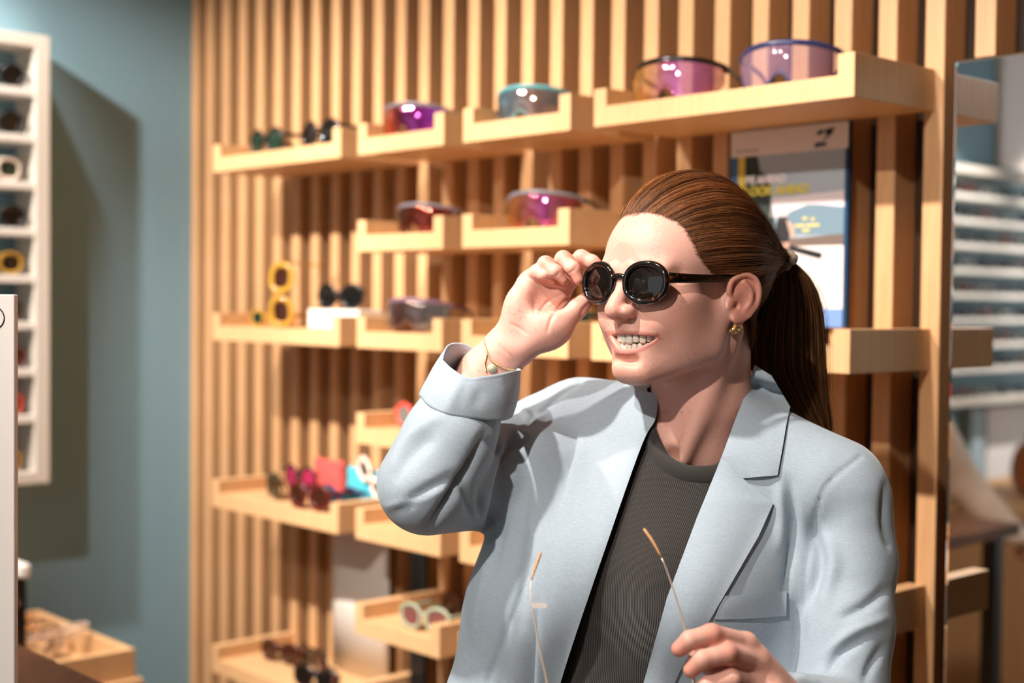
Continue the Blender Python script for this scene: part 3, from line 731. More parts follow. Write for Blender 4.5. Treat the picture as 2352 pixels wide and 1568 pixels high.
o = MB().tube([p + FT * .001 for p in band], .0112, 12, True, (.36, 1.0), up=tuple(FT)).build('neckband', mat('neckband_knit', '2b2724', .8, sheen=.2), None, True); wchild(o); o['label'] = 'folded neckband of the top'
# blazer volume
jv = Vol((-190, 1330, 800), (480, 1800, 1460), 3.2); chest(jv, 10)
jv.cap(PM(1235, 1060, 1.585), PM(1185, 1400, 1.555), 40, 46, 60); jv.cap(PM(1185, 1400, 1.555), PM(1122, 1640, 1.55), 46, 56, 50)    # panel pulled out by the lifted arm
jv.cap(NB - LT * 40 + [0, 0, 4], PM(1330, 972, 1.66), 48, 46, 40); jv.cap(PM(1330, 972, 1.66), PM(1245, 1005, 1.65), 48, 50, 30)                         # lifted shoulder
jv.cap(NB + LT * 50 + [0, 0, -8], PM(1945, 1098, 1.515), 50, 36, 40)                                                       # other shoulder, padded
# lowered sleeve
jv.chain([PM(1948, 1142, 1.51), PM(1957, 1290, 1.50), PM(1950, 1440, 1.47), PM(1935, 1660, 1.43)], [47, 46, 45, 46], 10, 14)
jv.chain([PM(1935, 1660, 1.43), PM(1800, 1640, 1.31)], [46, 40], 14)
jv.cap(PM(1850, 1190, 1.54), PM(1835, 1560, 1.50), 44, 50, 30)
# lifted sleeve: upper arm, elbow, forearm
jv.chain([PM(1250, 1020, 1.66), PM(1120, 1098, 1.59), PM(985, 1118, 1.505)], [58, 57, 52], 8, 14)
jv.cap(PM(976, 1112, 1.495), PM(1030, 1010, 1.51), 52, 50, 6); jv.cap(PM(1030, 1010, 1.51), PM(1050, 968, 1.522), 50, 48, 8)
jv.chain([PM(1685, 1045, 1.532), PM(1725, 960, 1.556), PM(1742, 908, 1.585), PM(1738, 905, 1.63), PM(1680, 910, 1.69), PM(1560, 920, 1.70)], [12, 12, 12, 12, 12, 12], 14, 6)      # collar stand
jV, jQ = jv.nets(2); jV *= .001
FOLDS = [
    # lifted sleeve
    ([(976, 1220), (1030, 1145), (1072, 1080), (1116, 992)], 11, -.009), ([(905, 1180), (985, 1125), (1050, 1090)], 14, -.005), ([(885, 1165), (955, 1150), (1020, 1120)], 10, .003),
    ([(1062, 1097), (1073, 1140), (1083, 1190)], 10, -.006), ([(1100, 1130), (1106, 1190)], 9, -.005), ([(1118, 1004), (1140, 1030), (1162, 1048)], 9, -.006),
    ([(895, 1080), (925, 1020), (975, 975), (1015, 955)], 14, .004), ([(905, 1110), (940, 1050), (1000, 1000)], 16, -.004),
    ([(1122, 1222), (1140, 1150), (1158, 1070), (1178, 1000)], 16, -.010, 's'), ([(1178, 1000), (1188, 1015), (1215, 1000)], 10, -.006),
    # shoulder and body on the lifted side
    ([(1180, 1010), (1230, 960), (1290, 905), (1335, 876)], 6, -.0022, 'v'), ([(1200, 940), (1225, 965), (1250, 955)], 9, .005), ([(1215, 945), (1232, 955)], 8, -.004),
    ([(1175, 1060), (1150, 1200), (1120, 1330)], 16, -.005), ([(1225, 1150), (1210, 1300), (1190, 1450)], 14, -.004), ([(1145, 1150), (1120, 1300), (1080, 1480)], 14, .004),
    ([(1225, 1290), (1195, 1370), (1172, 1430), (1120, 1568)], 6, -.0013, 'v'),
    # lowered side
    ([(1976, 1048), (1903, 1110), (1879, 1164), (1858, 1260), (1849, 1345), (1845, 1470)], 5, -.0016, 'v'), ([(1812, 1100), (1822, 1190), (1819, 1260), (1804, 1365)], 11, -.007),
    ([(1790, 1110), (1795, 1190), (1785, 1270)], 14, .004), ([(1868, 1200), (1880, 1300), (1852, 1400)], 13, -.007), ([(1895, 1220), (1915, 1300), (1885, 1400)], 16, .005),
    ([(2035, 1105), (2030, 1190), (2042, 1260)], 9, -.004), ([(2040, 1350), (1990, 1390), (1930, 1420)], 12, -.005), ([(2035, 1420), (1960, 1450), (1900, 1500)], 12, .005), ([(1985, 1468), (1930, 1500), (1890, 1560)], 12, -.005),
    ([(2030, 1480), (2000, 1530), (1985, 1568)], 10, -.004), ([(1835, 1380), (1830, 1480), (1815, 1568)], 10, -.005),
]
jV = stroke(jV, jQ, [(f[0], f[1], f[2] * 1.15, *f[3:]) for f in FOLDS])
JB = bvh_of(jV, jQ)
M['blazer'] = mat('blazer_wool', 'a6b2bd', .7, sheen=.25)
def blazer_nodes():
    t = NT(M['blazer']); v = t.coord((1, 1, 1)); n_ = t.noise(t.coord((1400, 1400, 160)), 1.0, 2, .5); n2 = t.noise(t.coord((160, 160, 1400)), 1.0, 2, .5)
    ad = t.n('ShaderNodeMath', _operation='ADD'); t.l(n_, ad.inputs[0]); t.l(n2, ad.inputs[1])
    hf = t.n('ShaderNodeMath', _operation='MULTIPLY'); hf.inputs[1].default_value = .5; t.l(ad.outputs[0], hf.inputs[0])
    t.base(t.ramp(hf.outputs[0], [(.35, '9cabb8'), (.65, 'afbcc6')])); t.bump(hf.outputs[0], .12, .001)
blazer_nodes()
def in_poly(uv, poly):
    x, y = uv[:, 0], uv[:, 1]; r = np.zeros(len(uv), bool); P = np.array(poly); j = len(P) - 1
    for i in range(len(P)):
        c = ((P[i, 1] > y) != (P[j, 1] > y)) & (x < (P[j, 0] - P[i, 0]) * (y - P[i, 1]) / (P[j, 1] - P[i, 1] + 1e-9) + P[i, 0]); r ^= c; j = i
    return r
OPEN = [(1490, 890), (1494, 958), (1460, 1015), (1388, 1220), (1288, 1535), (1255, 1640), (1180, 2300), (1420, 2300), (1460, 1700), (1505, 1568), (1553, 1372), (1620, 1195), (1676, 1055), (1715, 960), (1752, 880), (1765, 820), (1640, 800)]
jN = vnormals(jV, jQ); juv, jz = projV(jV); vd = jV - CC; front = (jN * vd).sum(1) < 0.05
nearz = jz < 1.66
gone = in_poly(juv, OPEN) & front & nearz
# room for the neck: everything of the blazer inside the neck column goes too
hn = W2H(jV); neckc = W2H(PX(1600, 1000, 1.59)); gone |= (np.hypot(hn[:, 0] - neckc[0], hn[:, 1] - neckc[1]) < 45) & (jV[:, 2] > PX(1600, 1060, 1.59)[2])
jQ2 = jQ[~gone[jQ].any(1)]
blazer = npmesh('blazer', jV, jQ2, M['blazer'], None, True); wchild(blazer); blazer['label'] = 'pale blue blazer'
# sheets lying on the blazer (lapels, pocket welt): grid between two edges drawn on the cloth, lifted, with thickness
def poly(pts, n):
    P = np.array(pts, float); ln = np.linalg.norm(P[1:] - P[:-1], axis=1); m_ = len(P) - 1
    cnt = np.maximum(1, np.round((n - 1) * ln / ln.sum()).astype(int)); cnt[-1] += n - 1 - cnt.sum()
    out = [P[0]]
    for i in range(m_):
        for k in range(1, cnt[i] + 1): out.append(P[i] + (P[i + 1] - P[i]) * k / cnt[i])
    return np.array(out)
def sheet(name, eA, eB, na=40, nb=14, lift=(.003, .006, .003), thick=.0022, depth=None, parent=None, label=None, mt=None, sharp=False):
    A = (poly if sharp else spline)(eA, na); B = (poly if sharp else spline)(eB, na); G = np.zeros((na, nb, 3))
    for i in range(na):
        for j in range(nb):
            q = j / (nb - 1); a = A[i] * (1 - q) + B[i] * q
            if A.shape[1] == 3: G[i, j] = PX(a[0], a[1], a[2])
            else:
                p = cast(a[0], a[1], JB); p2 = cast(a[0], a[1], HB) if name == 'collar' else None
                if p2 is not None and (p is None or np.linalg.norm(p2 - CC) < np.linalg.norm(p - CC)): p = p2
                G[i, j] = p if p is not None else np.nan
    bad = np.isnan(G).any(2)
    if bad.any():
        Dd = np.linalg.norm(G - CC, axis=2); okr = [i for i in range(na) if (~bad[i]).any()]
        for i in range(na):
            src = i if i in okr else min(okr, key=lambda r: abs(r - i)); ok = np.where(~bad[src])[0]
            for j in np.where(bad[i])[0]:
                q = j / (nb - 1); a = A[i] * (1 - q) + B[i] * q; d_ = ray(a[0], a[1]); G[i, j] = CC + d_ / np.linalg.norm(d_) * Dd[src, ok[np.argmin(np.abs(ok - j))]]
    if A.shape[1] == 2:
        # smooth the depth of the sheet so that it bridges the folds beneath, then lift it towards the viewer
        D = np.linalg.norm(G - CC, axis=2); 
        for _ in range(12):
            E_ = np.pad(D, 1, mode='edge'); S_ = (E_[2:, 1:-1] + E_[:-2, 1:-1] + E_[1:-1, 2:] + E_[1:-1, :-2]) / 4; D = np.minimum(.5 * D + .5 * S_, D + .004)
        G = CC + (G - CC) / np.linalg.norm(G - CC, axis=2)[..., None] * D[..., None]
    qs = np.linspace(0, 1, nb); lf = lift[0] * (1 - qs) * (1 - 2 * qs) + 4 * lift[1] * qs * (1 - qs) + lift[2] * qs * (2 * qs - 1)
    dirv = (CC - G); dirv /= np.linalg.norm(dirv, axis=2)[..., None]
    F_ = G + dirv * lf[None, :, None]; Bk = F_ - dirv * thick
    V_ = np.concatenate([F_.reshape(-1, 3), Bk.reshape(-1, 3)]); ix_ = np.arange(na * nb).reshape(na, nb); o_ = na * nb; Q_ = []
    Q_.append(np.stack([ix_[:-1, :-1], ix_[:-1, 1:], ix_[1:, 1:], ix_[1:, :-1]], -1).reshape(-1, 4)); Q_.append(Q_[0][:, ::-1] + o_)
    for e in (ix_[0], ix_[-1], ix_[:, 0], ix_[:, -1]):
        Q_.append(np.stack([e[:-1], e[1:], e[1:] + o_, e[:-1] + o_], -1))
    ob = npmesh(name, V_, np.concatenate(Q_), mt or M['blazer'], None, True)
    bm = bmesh.new(); bm.from_mesh(ob.data); bmesh.ops.recalc_face_normals(bm, faces=bm.faces)
    for e in bm.edges:
        if len(e.link_faces) == 2 and e.calc_face_angle(0) > .8: e.smooth = False
    bm.to_mesh(ob.data); bm.free()
    ob.parent = parent if parent else woman; ob.matrix_parent_inverse = Matrix.Translation(-Vector(woman.location))
    if parent: ob.matrix_parent_inverse = Matrix()
    if label: ob['label'] = label
    return ob, F_
sheet('lapel', [(1657, 1049), (1645, 1080), (1600, 1190), (1532, 1372), (1478, 1568), (1450, 1690)], [(1704, 1096), (1776, 1156), (1742, 1232), (1628, 1428), (1560, 1545), (1500, 1690)], 80, 16, (.002, .005, .0032), label='lapel with a notch on the lowered arm side', sharp=True)
sheet('lapel', [(1512, 905), (1505, 962), (1474, 1022), (1402, 1225), (1292, 1552), (1262, 1690)], [(1440, 890), (1340, 975), (1318, 1050), (1268, 1230), (1236, 1420), (1222, 1690)], 60, 16, (.002, .006, .004), label='lapel on the lifted arm side')
sheet('collar', [(1733, 838), (1712, 905), (1688, 965), (1657, 1050), (1705, 1098)], [(1772, 862), (1815, 934), (1807, 970), (1797, 1030), (1786, 1091)], 60, 16, (.003, .006, .004), label='notched collar', sharp=True)
sheet('pocket_welt', [(1662, 1368), (1730, 1364), (1807, 1356)], [(1640, 1422), (1720, 1420), (1806, 1414)], 30, 8, (.0028, .0036, .0028), label='breast pocket welt')
# rolled-up cuff: a loose band round the forearm
def cuff():
    ra = [(1012, 830, 1.515), (1025, 797, 1.525), (1058, 792, 1.56), (1110, 812, 1.575), (1165, 838, 1.565), (1196, 853, 1.54), (1175, 858, 1.505), (1120, 868, 1.485), (1072, 872, 1.48), (1036, 852, 1.49)]
    rb = [(962, 905, 1.51), (985, 880, 1.545), (1030, 880, 1.575), (1085, 905, 1.585), (1140, 935, 1.575), (1178, 952, 1.54), (1155, 966, 1.495), (1095, 962, 1.475), (1030, 952, 1.468), (985, 932, 1.48)]
    n = 60; A = spline(ra + ra[:1], n + 1)[:-1]; B = spline(rb + rb[:1], n + 1)[:-1]
    A = np.array([PX(*p) for p in A]); B = np.array([PX(*p) for p in B]); cA = A.mean(0); cB = B.mean(0)
    rows = []
    m_ = 16
    for i in range(m_ + 1):
        q = i / m_; R_ = B * (1 - q) + A * q; c = cB * (1 - q) + cA * q; rows.append(c + (R_ - c) * (1 + .05 * math.sin(math.pi * q)))
    ax = (cA - cB) / np.linalg.norm(cA - cB)
    rows.append(cA + (A - cA) * .99 + ax * .0025); rows.append(cA + (A - cA) * .95 + ax * .002); 
    for q in (.1, .3, .6, .9): rows.append((cA * (1 - q) + cB * q) + ((A * (1 - q) + B * q) - (cA * (1 - q) + cB * q)) * (.90 - .1 * q))
    rows.insert(0, cB + (B - cB) * .93 - ax * .001); rows.insert(0, cB + (B - cB) * .86 + ax * .004)
    V_ = np.concatenate(rows); ix_ = np.arange(len(V_)).reshape(len(rows), n); nx_ = np.roll(ix_, -1, 1)
    Q_ = np.stack([ix_[:-1], nx_[:-1], nx_[1:], ix_[1:]], -1).reshape(-1, 4)
    Nn = vnormals(V_, Q_)
    if (Nn[n * 8:n * 9] * (V_[n * 8:n * 9] - .5 * (cA + cB))).sum() < 0: Q_ = Q_[:, ::-1]
    V_ = stroke(V_, Q_, [([(1030, 830), (1012, 870), (985, 905)], 4, -.0015, 'v'), ([(1060, 872), (1040, 910), (1030, 948)], 12, .003), ([(1105, 890), (1090, 940)], 12, -.002), ([(1165, 870), (1172, 910), (1155, 950)], 4, -.0012, 'v')])
    ob = npmesh('rolled_cuff', V_, Q_, M['blazer'], None, True); wchild(ob); ob['label'] = 'rolled-up sleeve cuff'
cuff()
# trousers and shoes below the picture
M['trouser'] = mat('dark_trousers', '23262c', .8); M['shoe'] = mat('shoe_leather', '2a2523', .4)
tv = Vol((-90, 1400, 40), (330, 1760, 880), 9.0); hip = np.array([125, 1585, 850.])
tv.cap(hip - LT * 40, hip + LT * 40, 118, 118, 30, flat=(FT, .85))
for s in (-1, 1): tv.chain([hip + LT * s * 70, hip + LT * s * 85 + [0, 0, -370], hip + LT * s * 95 + [0, 0, -760]], [85, 62, 55], 30, 20)
a_, b_ = tv.nets(1); o = npmesh('trousers', a_ * .001, b_, M['trouser'], None, True); wchild(o)
for s in (-1, 1):
    q = (hip + LT * s * 95) * .001; q = np.array([q[0], q[1], 0]); w_ = Vol((-60, -110, -1), (60, 190, 110), 6.0)
    w_.cap((0, -40, 42), (0, 120, 32), 40, 32, 5); w_.cap((0, -45, 60), (0, -45, 95), 42, 45, 15); w_.cut((-90, -200, -20), (90, 300, 2), lambda x, y, z: z + 0 * x + 0 * y, 0)
    a_, b_ = w_.nets(1); a_ *= .001; o = npmesh('shoe', q + a_[:, :1] * LT + a_[:, 1:2] * FT + a_[:, 2:] * [0, 0, 1], b_, M['shoe'], None, True); wchild(o)
# ------------------------------------------------------------------ hands
def skin_flat(n, c='e0a998'): return np.tile(np.array(lin(c)), (n, 1))
def build_hand_lifted():
    P = PM; v = Vol(P(1040, 960, 1.50) - [40, 0, 40], P(1400, 560, 1.62) + [30, 0, 30], 1.25)
    v.lo[1] = 1480; v = Vol((v.lo[0], 1480, v.lo[2]), (P(1400, 560, 1.6)[0] + 20, 1640, P(1400, 555, 1.6)[2] + 20), 1.25)
    vw = (0, 1, 0)
    v.chain([P(1075, 925, 1.545), P(1115, 862, 1.558), P(1160, 805, 1.565)], [33, 29.5, 27], 0, 10, flat=(vw, .78))
    mcp = [P(1312, 632, 1.578), P(1280, 622, 1.580), P(1246, 630, 1.575), P(1216, 652, 1.567)]
    for q, r in zip(mcp, (12.5, 12.5, 12, 11.5)): v.cap(P(1168, 800, 1.566), q, 17, r, 12)
    v.ell(P(1240, 700, 1.572), (31, 15, 40), 14)
    v.chain([mcp[0], P(1335, 592, 1.564), P(1360, 602, 1.558), P(1376, 614, 1.557)], [10.6, 8.8, 7.8, 6.6], 6, 4)
    v.chain([mcp[1], P(1294, 594, 1.560), P(1315, 616, 1.545), P(1329, 643, 1.542)], [10.6, 8.8, 7.6, 5.8], 6, 4)
    v.chain([mcp[2], P(1253, 606, 1.556), P(1276, 624, 1.541), P(1292, 646, 1.540)], [10.4, 8.6, 7.4, 5.6], 6, 4)
    v.chain([mcp[3], P(1232, 626, 1.558), P(1252, 634, 1.550), P(1268, 648, 1.552)], [9.6, 8, 7, 5.6], 6, 4)
    v.chain([P(1200, 800, 1.555), P(1282, 748, 1.545), P(1326, 708, 1.548), P(1352, 684, 1.553)], [16, 14, 11, 8.4], 12, 5)
    v.ell(P(1258, 752, 1.546), (25, 15, 25), 12); v.ell(P(1190, 722, 1.557), (17, 14, 30), 12)
    v.ell(P(1262, 684, 1.545), (17, 13, 16), 12, 's')
    V, Q = v.nets(2); V *= .001
    V = stroke(V, Q, [([(1342, 668), (1300, 690), (1270, 724), (1257, 762)], 4, -.0022), ([(1208, 632), (1250, 656), (1306, 667)], 4, -.002), ([(1300, 672), (1262, 690), (1238, 720), (1230, 745)], 4, -.0014),
                      ([(1170, 742), (1190, 752), (1212, 768)], 4, -.001), ([(1140, 790), (1170, 815), (1190, 840)], 4, -.0009), ([(1366, 688), (1340, 712), (1330, 745)], 5, -.0015), ([(1228, 693), (1226, 735)], 5, -.001),
                      ([(1262, 640), (1276, 634), (1288, 622)], 3, -.0008), ([(1305, 628), (1318, 620), (1326, 608)], 3, -.0008)], zmax=1.62)
    return V, Q
def build_hand_lowered():
    P = PM; c = P(1660, 1530, 1.28); v = Vol(c - [70, 60, 70], c + [110, 75, 60], 1.25)
    m = [P(1712, 1480, 1.285), P(1738, 1522, 1.285), P(1738, 1572, 1.288), P(1728, 1615, 1.292)]
    wr = P(1815, 1640, 1.305)
    for q in m: v.cap(wr, q, 22, 11.5, 12)
    v.chain([m[0], P(1634, 1456, 1.262), P(1584, 1470, 1.256), P(1560, 1490, 1.258)], [11, 9.4, 8.6, 7.4], 5, 3)
    v.chain([m[1], P(1670, 1500, 1.256), P(1614, 1514, 1.250), P(1588, 1538, 1.254)], [11.2, 9.6, 8.6, 7.4], 5, 3)
    v.chain([m[2], P(1680, 1560, 1.254), P(1625, 1574, 1.250), P(1600, 1592, 1.254)], [10.8, 9.2, 8.2, 7], 5, 3)
    v.chain([m[3], P(1675, 1615, 1.262), P(1632, 1625, 1.258), P(1612, 1640, 1.26)], [9.8, 8, 7.4, 6.4], 5, 3)
    v.chain([P(1770, 1600, 1.275), P(1690, 1560, 1.285), P(1632, 1526, 1.28), P(1600, 1510, 1.277)], [15, 12, 9.5, 8], 10, 4)
    V, Q = v.nets(2); V *= .001
    return V, Q
aV, aQ = build_hand_lifted(); bV, bQ = build_hand_lowered()
def hand_cols(V, tips, r=.011):
    c = skin_flat(len(V))
    for (u, w, y) in tips:
        d = np.linalg.norm(V - PX(u, w, y), axis=1); k = np.clip(1.2 - d / r, 0, .6)[:, None]; c = c * (1 - k) + np.array(lin('d5836f')) * k
    return c
ca = hand_cols(aV, [(1330, 637, 1.542), (1292, 642, 1.540), (1352, 684, 1.553), (1340, 596, 1.562), (1305, 592, 1.555), (1262, 606, 1.55)]); cb = hand_cols(bV, [(1560, 1490, 1.258), (1588, 1538, 1.254), (1634, 1456, 1.262), (1670, 1500, 1.256)], .014)
# join head, neck and hands into the one body mesh; arms run inside the sleeves
armv = Vol((-160, 1380, 1040), (480, 1760, 1420), 8.0)
armv.chain([PM(1270, 1010, 1.665), PM(1120, 1098, 1.60), PM(985, 1115, 1.51), PM(1075, 925, 1.545)], [40, 36, 32, 31], 0, 12)
armv.chain([PM(1935, 1150, 1.52), PM(1950, 1440, 1.47), PM(1935, 1650, 1.43), PM(1815, 1640, 1.305)], [36, 34, 33, 22], 0, 12)
armv.cap(PM(1270, 1010, 1.665), NB + [0, 0, -60], 36, 60, 20); armv.cap(PM(1935, 1150, 1.52), NB + [0, 0, -60], 30, 60, 20)
rV, rQ = armv.nets(1); rV *= .001
# keep the arm links out of sight: only the pieces inside cloth
Vs_ = [np.asarray(hv), aV, bV, rV]; Qs_ = [HEADQ, aQ, bQ, rQ]; Cs_ = [skin_cols(HEADV), ca, cb, skin_flat(len(rV))]
off = np.cumsum([0] + [len(x) for x in Vs_[:-1]])
old = body; bd = old.data; bpy.data.objects.remove(old); bpy.data.meshes.remove(bd)
body = npmesh('body', np.concatenate(Vs_), np.concatenate([q + o_ for q, o_ in zip(Qs_, off)]), M['skin'], None, True, np.concatenate(Cs_)); wchild(body)
# nails
M['nail'] = mat('nail', 'f0c4b4', .2, spec=.6)
def nail(c, nx, up_, w, h, parent):
    c = np.array(c); nx = np.array(nx, float); nx /= np.linalg.norm(nx); up_ = np.array(up_, float); up_ -= nx * (up_ @ nx); up_ /= np.linalg.norm(up_); sd = np.cross(nx, up_)
    v = []; f = []; n, m_ = 7, 8
    for i in range(m_):
        b = i / (m_ - 1) * 2 - 1; ww = w * (1 - .35 * max(0, b) ** 3) * (1 - .25 * max(0, -b) ** 4)
        for j in range(n):
            a = j / (n - 1) * 2 - 1; v.append(c + sd * a * ww + up_ * b * h + nx * (.0009 * (1 - a * a) - .0006 * b * b))
    for i in range(m_ - 1):
        for j in range(n - 1): f.append((i * n + j, i * n + j + 1, (i + 1) * n + j + 1, (i + 1) * n + j))
    o = mesh('fingernail', v, f, M['nail'], None, True); md = o.modifiers.new('thick', 'SOLIDIFY'); md.thickness = .0006; o.parent = parent; o.matrix_parent_inverse = Matrix.Translation(-Vector(woman.location)); return o

def nail_on(u, v_, y, nx, up_, w, h): return nail(PX(u, v_, y), nx, up_, w, h, body)
BB = bvh_of(aV, aQ); BL = bvh_of(bV, bQ)
def nail_cast(u, v_, B, tu, tv_, w, h, tilt=(0, 0, 0)):
    """nail on the finger surface seen at (u,v), pointing towards picture point (tu,tv)"""
    d = ray(u, v_); d = d / np.linalg.norm(d); hit = B.ray_cast(Vector(CC), Vector(d))
    if hit[0] is None: return
    c = np.array(hit[0]); n_ = np.array(hit[1]); n_ = n_ + np.array(tilt); n_ /= np.linalg.norm(n_); e = PX(tu, tv_, c[1]) - c
    nail(c + n_ * .0005, n_, e, w, h, body)
nail_cast(1326, 640, BB, 1332, 656, .0042, .0058); nail_cast(1290, 643, BB, 1296, 656, .004, .0055)
nail_cast(1556, 1486, BL, 1545, 1500, .0048, .0062); nail_cast(1584, 1536, BL, 1572, 1552, .0048, .006)
# ------------------------------------------------------------------ eyewear on the shelves
def mirror_lens(name, stops, rough=.06, metal=.75, alpha=1.0, axis=0, lo=-.07, hi=.07):
    ma = mat(name, stops[0], rough, metal, .5, .3); t = NT(ma); tc = t.n('ShaderNodeTexCoord'); sp = t.n('ShaderNodeSeparateXYZ'); t.l(tc.outputs['Object'], sp.inputs[0])
    mr_ = t.n('ShaderNodeMapRange'); mr_.inputs['From Min'].default_value = lo; mr_.inputs['From Max'].default_value = hi; t.l(sp.outputs[axis], mr_.inputs['Value'])
    n_ = len(stops); t.base(t.ramp(mr_.outputs[0], [(i / max(1, n_ - 1), c) for i, c in enumerate(stops)]))
    if alpha < 1: t.b.inputs['Alpha'].default_value = alpha
    return ma
FM = {}
def fm(name, c, rough=.25, **k):
    if name not in FM: FM[name] = mat(name, c, rough, **k)
    return FM[name]
LENS = {'dark': mat('dark_lens', '141210', .05), 'brown': mat('brown_lens', '3a1d12', .06), 'green': mat('green_lens', '1d3024', .06), 'magenta': mat('magenta_lens', '9c2a4c', .08), 'navy': mat('navy_lens', '0f3b44', .06),
        'grey': mat('grey_lens', '6a6a66', .06), 'clear': mat('clear_lens', 'e8ece8', .03, alpha=.12), 'pinkbrown': mat('rose_lens', '7a4a44', .08)}
LENS['purple'] = mirror_lens('purple_mirror_lens', ['d05aff', '8a2c80', '5a1f3a', 'c8562a', '2a1a10']); LENS['silver'] = mirror_lens('silver_mirror_lens', ['8a9094', '6a5a58', '5d3c34', '8a8484'])
LENS['orange'] = mirror_lens('orange_mirror_lens', ['b85a3a', 'b0468a', 'b0603a', 'c8862a'], alpha=.72); LENS['gold'] = mirror_lens('gold_violet_lens', ['c06a78', 'd070c0', 'c07a50', 'e8a838'], metal=.55, alpha=.5)
LENS['red'] = mirror_lens('red_mirror_lens', ['8a2a1c', '7a2c20', '5a2a1a', '3a2014'], alpha=.9); LENS['violet'] = mirror_lens('violet_clear_lens', ['8a6a88', '9a7a98', 'a888a0'], metal=.1, alpha=.28); LENS['smoke'] = mirror_lens('smoke_mirror_lens', ['8a8c8e', '9a7a6e', '7a8a94', '3a3c3e'])
def shield_mesh(nu=28, nv=8, R=.072, ang=66, h=.058, notch=.02):
    v = []; f = []
    for i in range(nu + 1):
        p = (i / nu * 2 - 1); a = math.radians(ang) * p; x = R * math.sin(a) * 1.02; y = R * (math.cos(a) - 1)
        top = h - .010 * p * p; bot = notch * math.exp(-(p / .16) ** 2) + .026 * abs(p) ** 4 + .001
        for j in range(nv + 1):
            q = j / nv; z = bot + (top - bot) * q; bul = .004 * math.sin(math.pi * q); v.append((x * (1 + bul * 2), y + bul * math.cos(a), z))
    for i in range(nu):
        for j in range(nv): b = i * (nv + 1) + j; f.append((b, b + nv + 1, b + nv + 2, b + 1))
    return v, f
def glasses_shield(label, lens, frame, scale=1.0, lower=False, nose=True):
    e = empty('sunglasses'); v, f = shield_mesh(); nv = 8
    lo_ = mesh('lens', v, f, LENS[lens], e, True); md = lo_.modifiers.new('t', 'SOLIDIFY'); md.thickness = .0018
    top = [np.array(v[i * (nv + 1) + nv]) + [0, .001, .001] for i in range(29)]; bot = [np.array(v[i * (nv + 1)]) + [0, .0005, 0] for i in range(29)]
    fr = MB().tube(top, .0032, 8, True, (1.25, .8), up=(0, 0, 1))
    if lower: fr.tube(bot, .002, 6)
    fr.build('frame_front', frame, e, True)
    if nose: MB().tube([(-.012, -.006, .004), (-.008, -.004, .018), (0, -.002, .026), (.008, -.004, .018), (.012, -.006, .004)], .0024, 6).build('nose_piece', frame, e, True)
    for s in (-1, 1):
        x0, y0, z0 = top[0 if s < 0 else 28]
        pts = spline([(s * abs(x0), y0 + .003, z0 - .002), (s * (abs(x0) + .001), y0 - .03, z0 - .004), (s * .064, y0 - .075, z0 - .014), (s * .058, y0 - .105, .004)], 12)
        MB().tube(pts, [.0045, .0042, .0038, .0034, .0032, .003, .003, .003, .003, .0032, .0034, .0034], 8, True, (1.3, .6), up=(0, 0, 1)).build('temple_arm', frame, e, True)
    e.scale = (scale,) * 3
    return tag(e, label, 'sunglasses')
def glasses_frame(label, lens, frame, hw=.026, hh=.021, p=2.3, rim=.0035, bridge=.009, fold=False, scale=1.0, temple=None, wrap=6, cat=0.0):
    e = empty('sunglasses'); fr = MB(); N_ = 26; cx_ = hw + bridge; zc = hh + rim
    for s in (-1, 1):
        w = math.radians(wrap); ex = np.array([math.cos(w), -s * math.sin(w), 0]); fy = np.array([s * math.sin(w), math.cos(w), 0]); ez = np.array([0, 0, 1.0]); c = np.array([s * cx_, -.003, zc])
        pts = oval(hw, hh, N_, p); pts = [(a, b + cat * max(0, s * a) / hw * max(0, b)) for a, b in pts]
        lp = [c + ex * a + ez * b for a, b in pts]; nr = []
        for a, b in pts: o_ = ex * a / hw ** 1.4 + ez * b / hh ** 1.4; nr.append((o_ / np.linalg.norm(o_), fy))
        fr.add(*rim_geo(lp, nr, [(-rim * .9, .001), (0, .0026), (rim, .0016), (rim * 1.1, -.0012), (0, -.0024), (-rim * .9, -.001)]))
        lv = [c + fy * .001] + [c + ex * a * .97 + ez * b * .97 for a, b in pts]; mesh('lens', lv, [(0, 1 + j, 1 + (j + 1) % N_) for j in range(N_)], LENS[lens], e, True)
        x0 = cx_ + hw + rim * .6; y0 = -.006; z0 = zc + hh * .45
        if fold: pts = spline([(s * x0, y0, z0), (s * (x0 - .004), y0 - .008, z0), (s * .02, y0 - .012 - .004 * (s > 0), z0 - .004), (-s * .04, y0 - .014 - .004 * (s > 0), z0 - .02)], 12)
        else: pts = spline([(s * x0, y0 + .003, z0), (s * (x0 + .003), y0 - .02, z0), (s * (x0 + .002), y0 - .09, z0 - .004), (s * (x0 - .003), y0 - .135, max(.004, z0 - .034))], 12)
        MB().tube(pts, .0036, 8, True, (1.25, .55), up=(0, 0, 1)).build('temple_arm', temple or frame, e, True)
    fr.tube(spline([(-bridge - .002, -.002, zc + hh * .25), (0, .001, zc + hh * .42), (bridge + .002, -.002, zc + hh * .25)], 9), rim * .75, 8)
    fr.build('frame_front', frame, e, True); e.scale = (scale,) * 3
    return tag(e, label, 'sunglasses')
R_G = Matrix(((-ES[0], EN[0], 0, 0), (-ES[1], EN[1], 0, 0), (0, 0, 1, 0), (0, 0, 0, 1)))
def put(e, row, u, v, n, rz=0, dz=0, rx=0, ry=0, grp='sunglasses on the oak trays'):
    """stand e on a tray row where its front centre shows at picture column u"""
    s, _ = on_n(u, v, n); sc = e.scale.copy()
    e.matrix_world = Matrix.Translation(Vector(W(s, n, ROWZ[row] + TR_F + dz + .0006))) @ R_G @ Matrix.Rotation(math.radians(rz), 4, 'Z') @ Matrix.Rotation(math.radians(rx), 4, 'X') @ Matrix.Rotation(math.radians(ry), 4, 'Y') @ Matrix.Diagonal((*sc, 1))
    if grp: e['group'] = grp
    return e
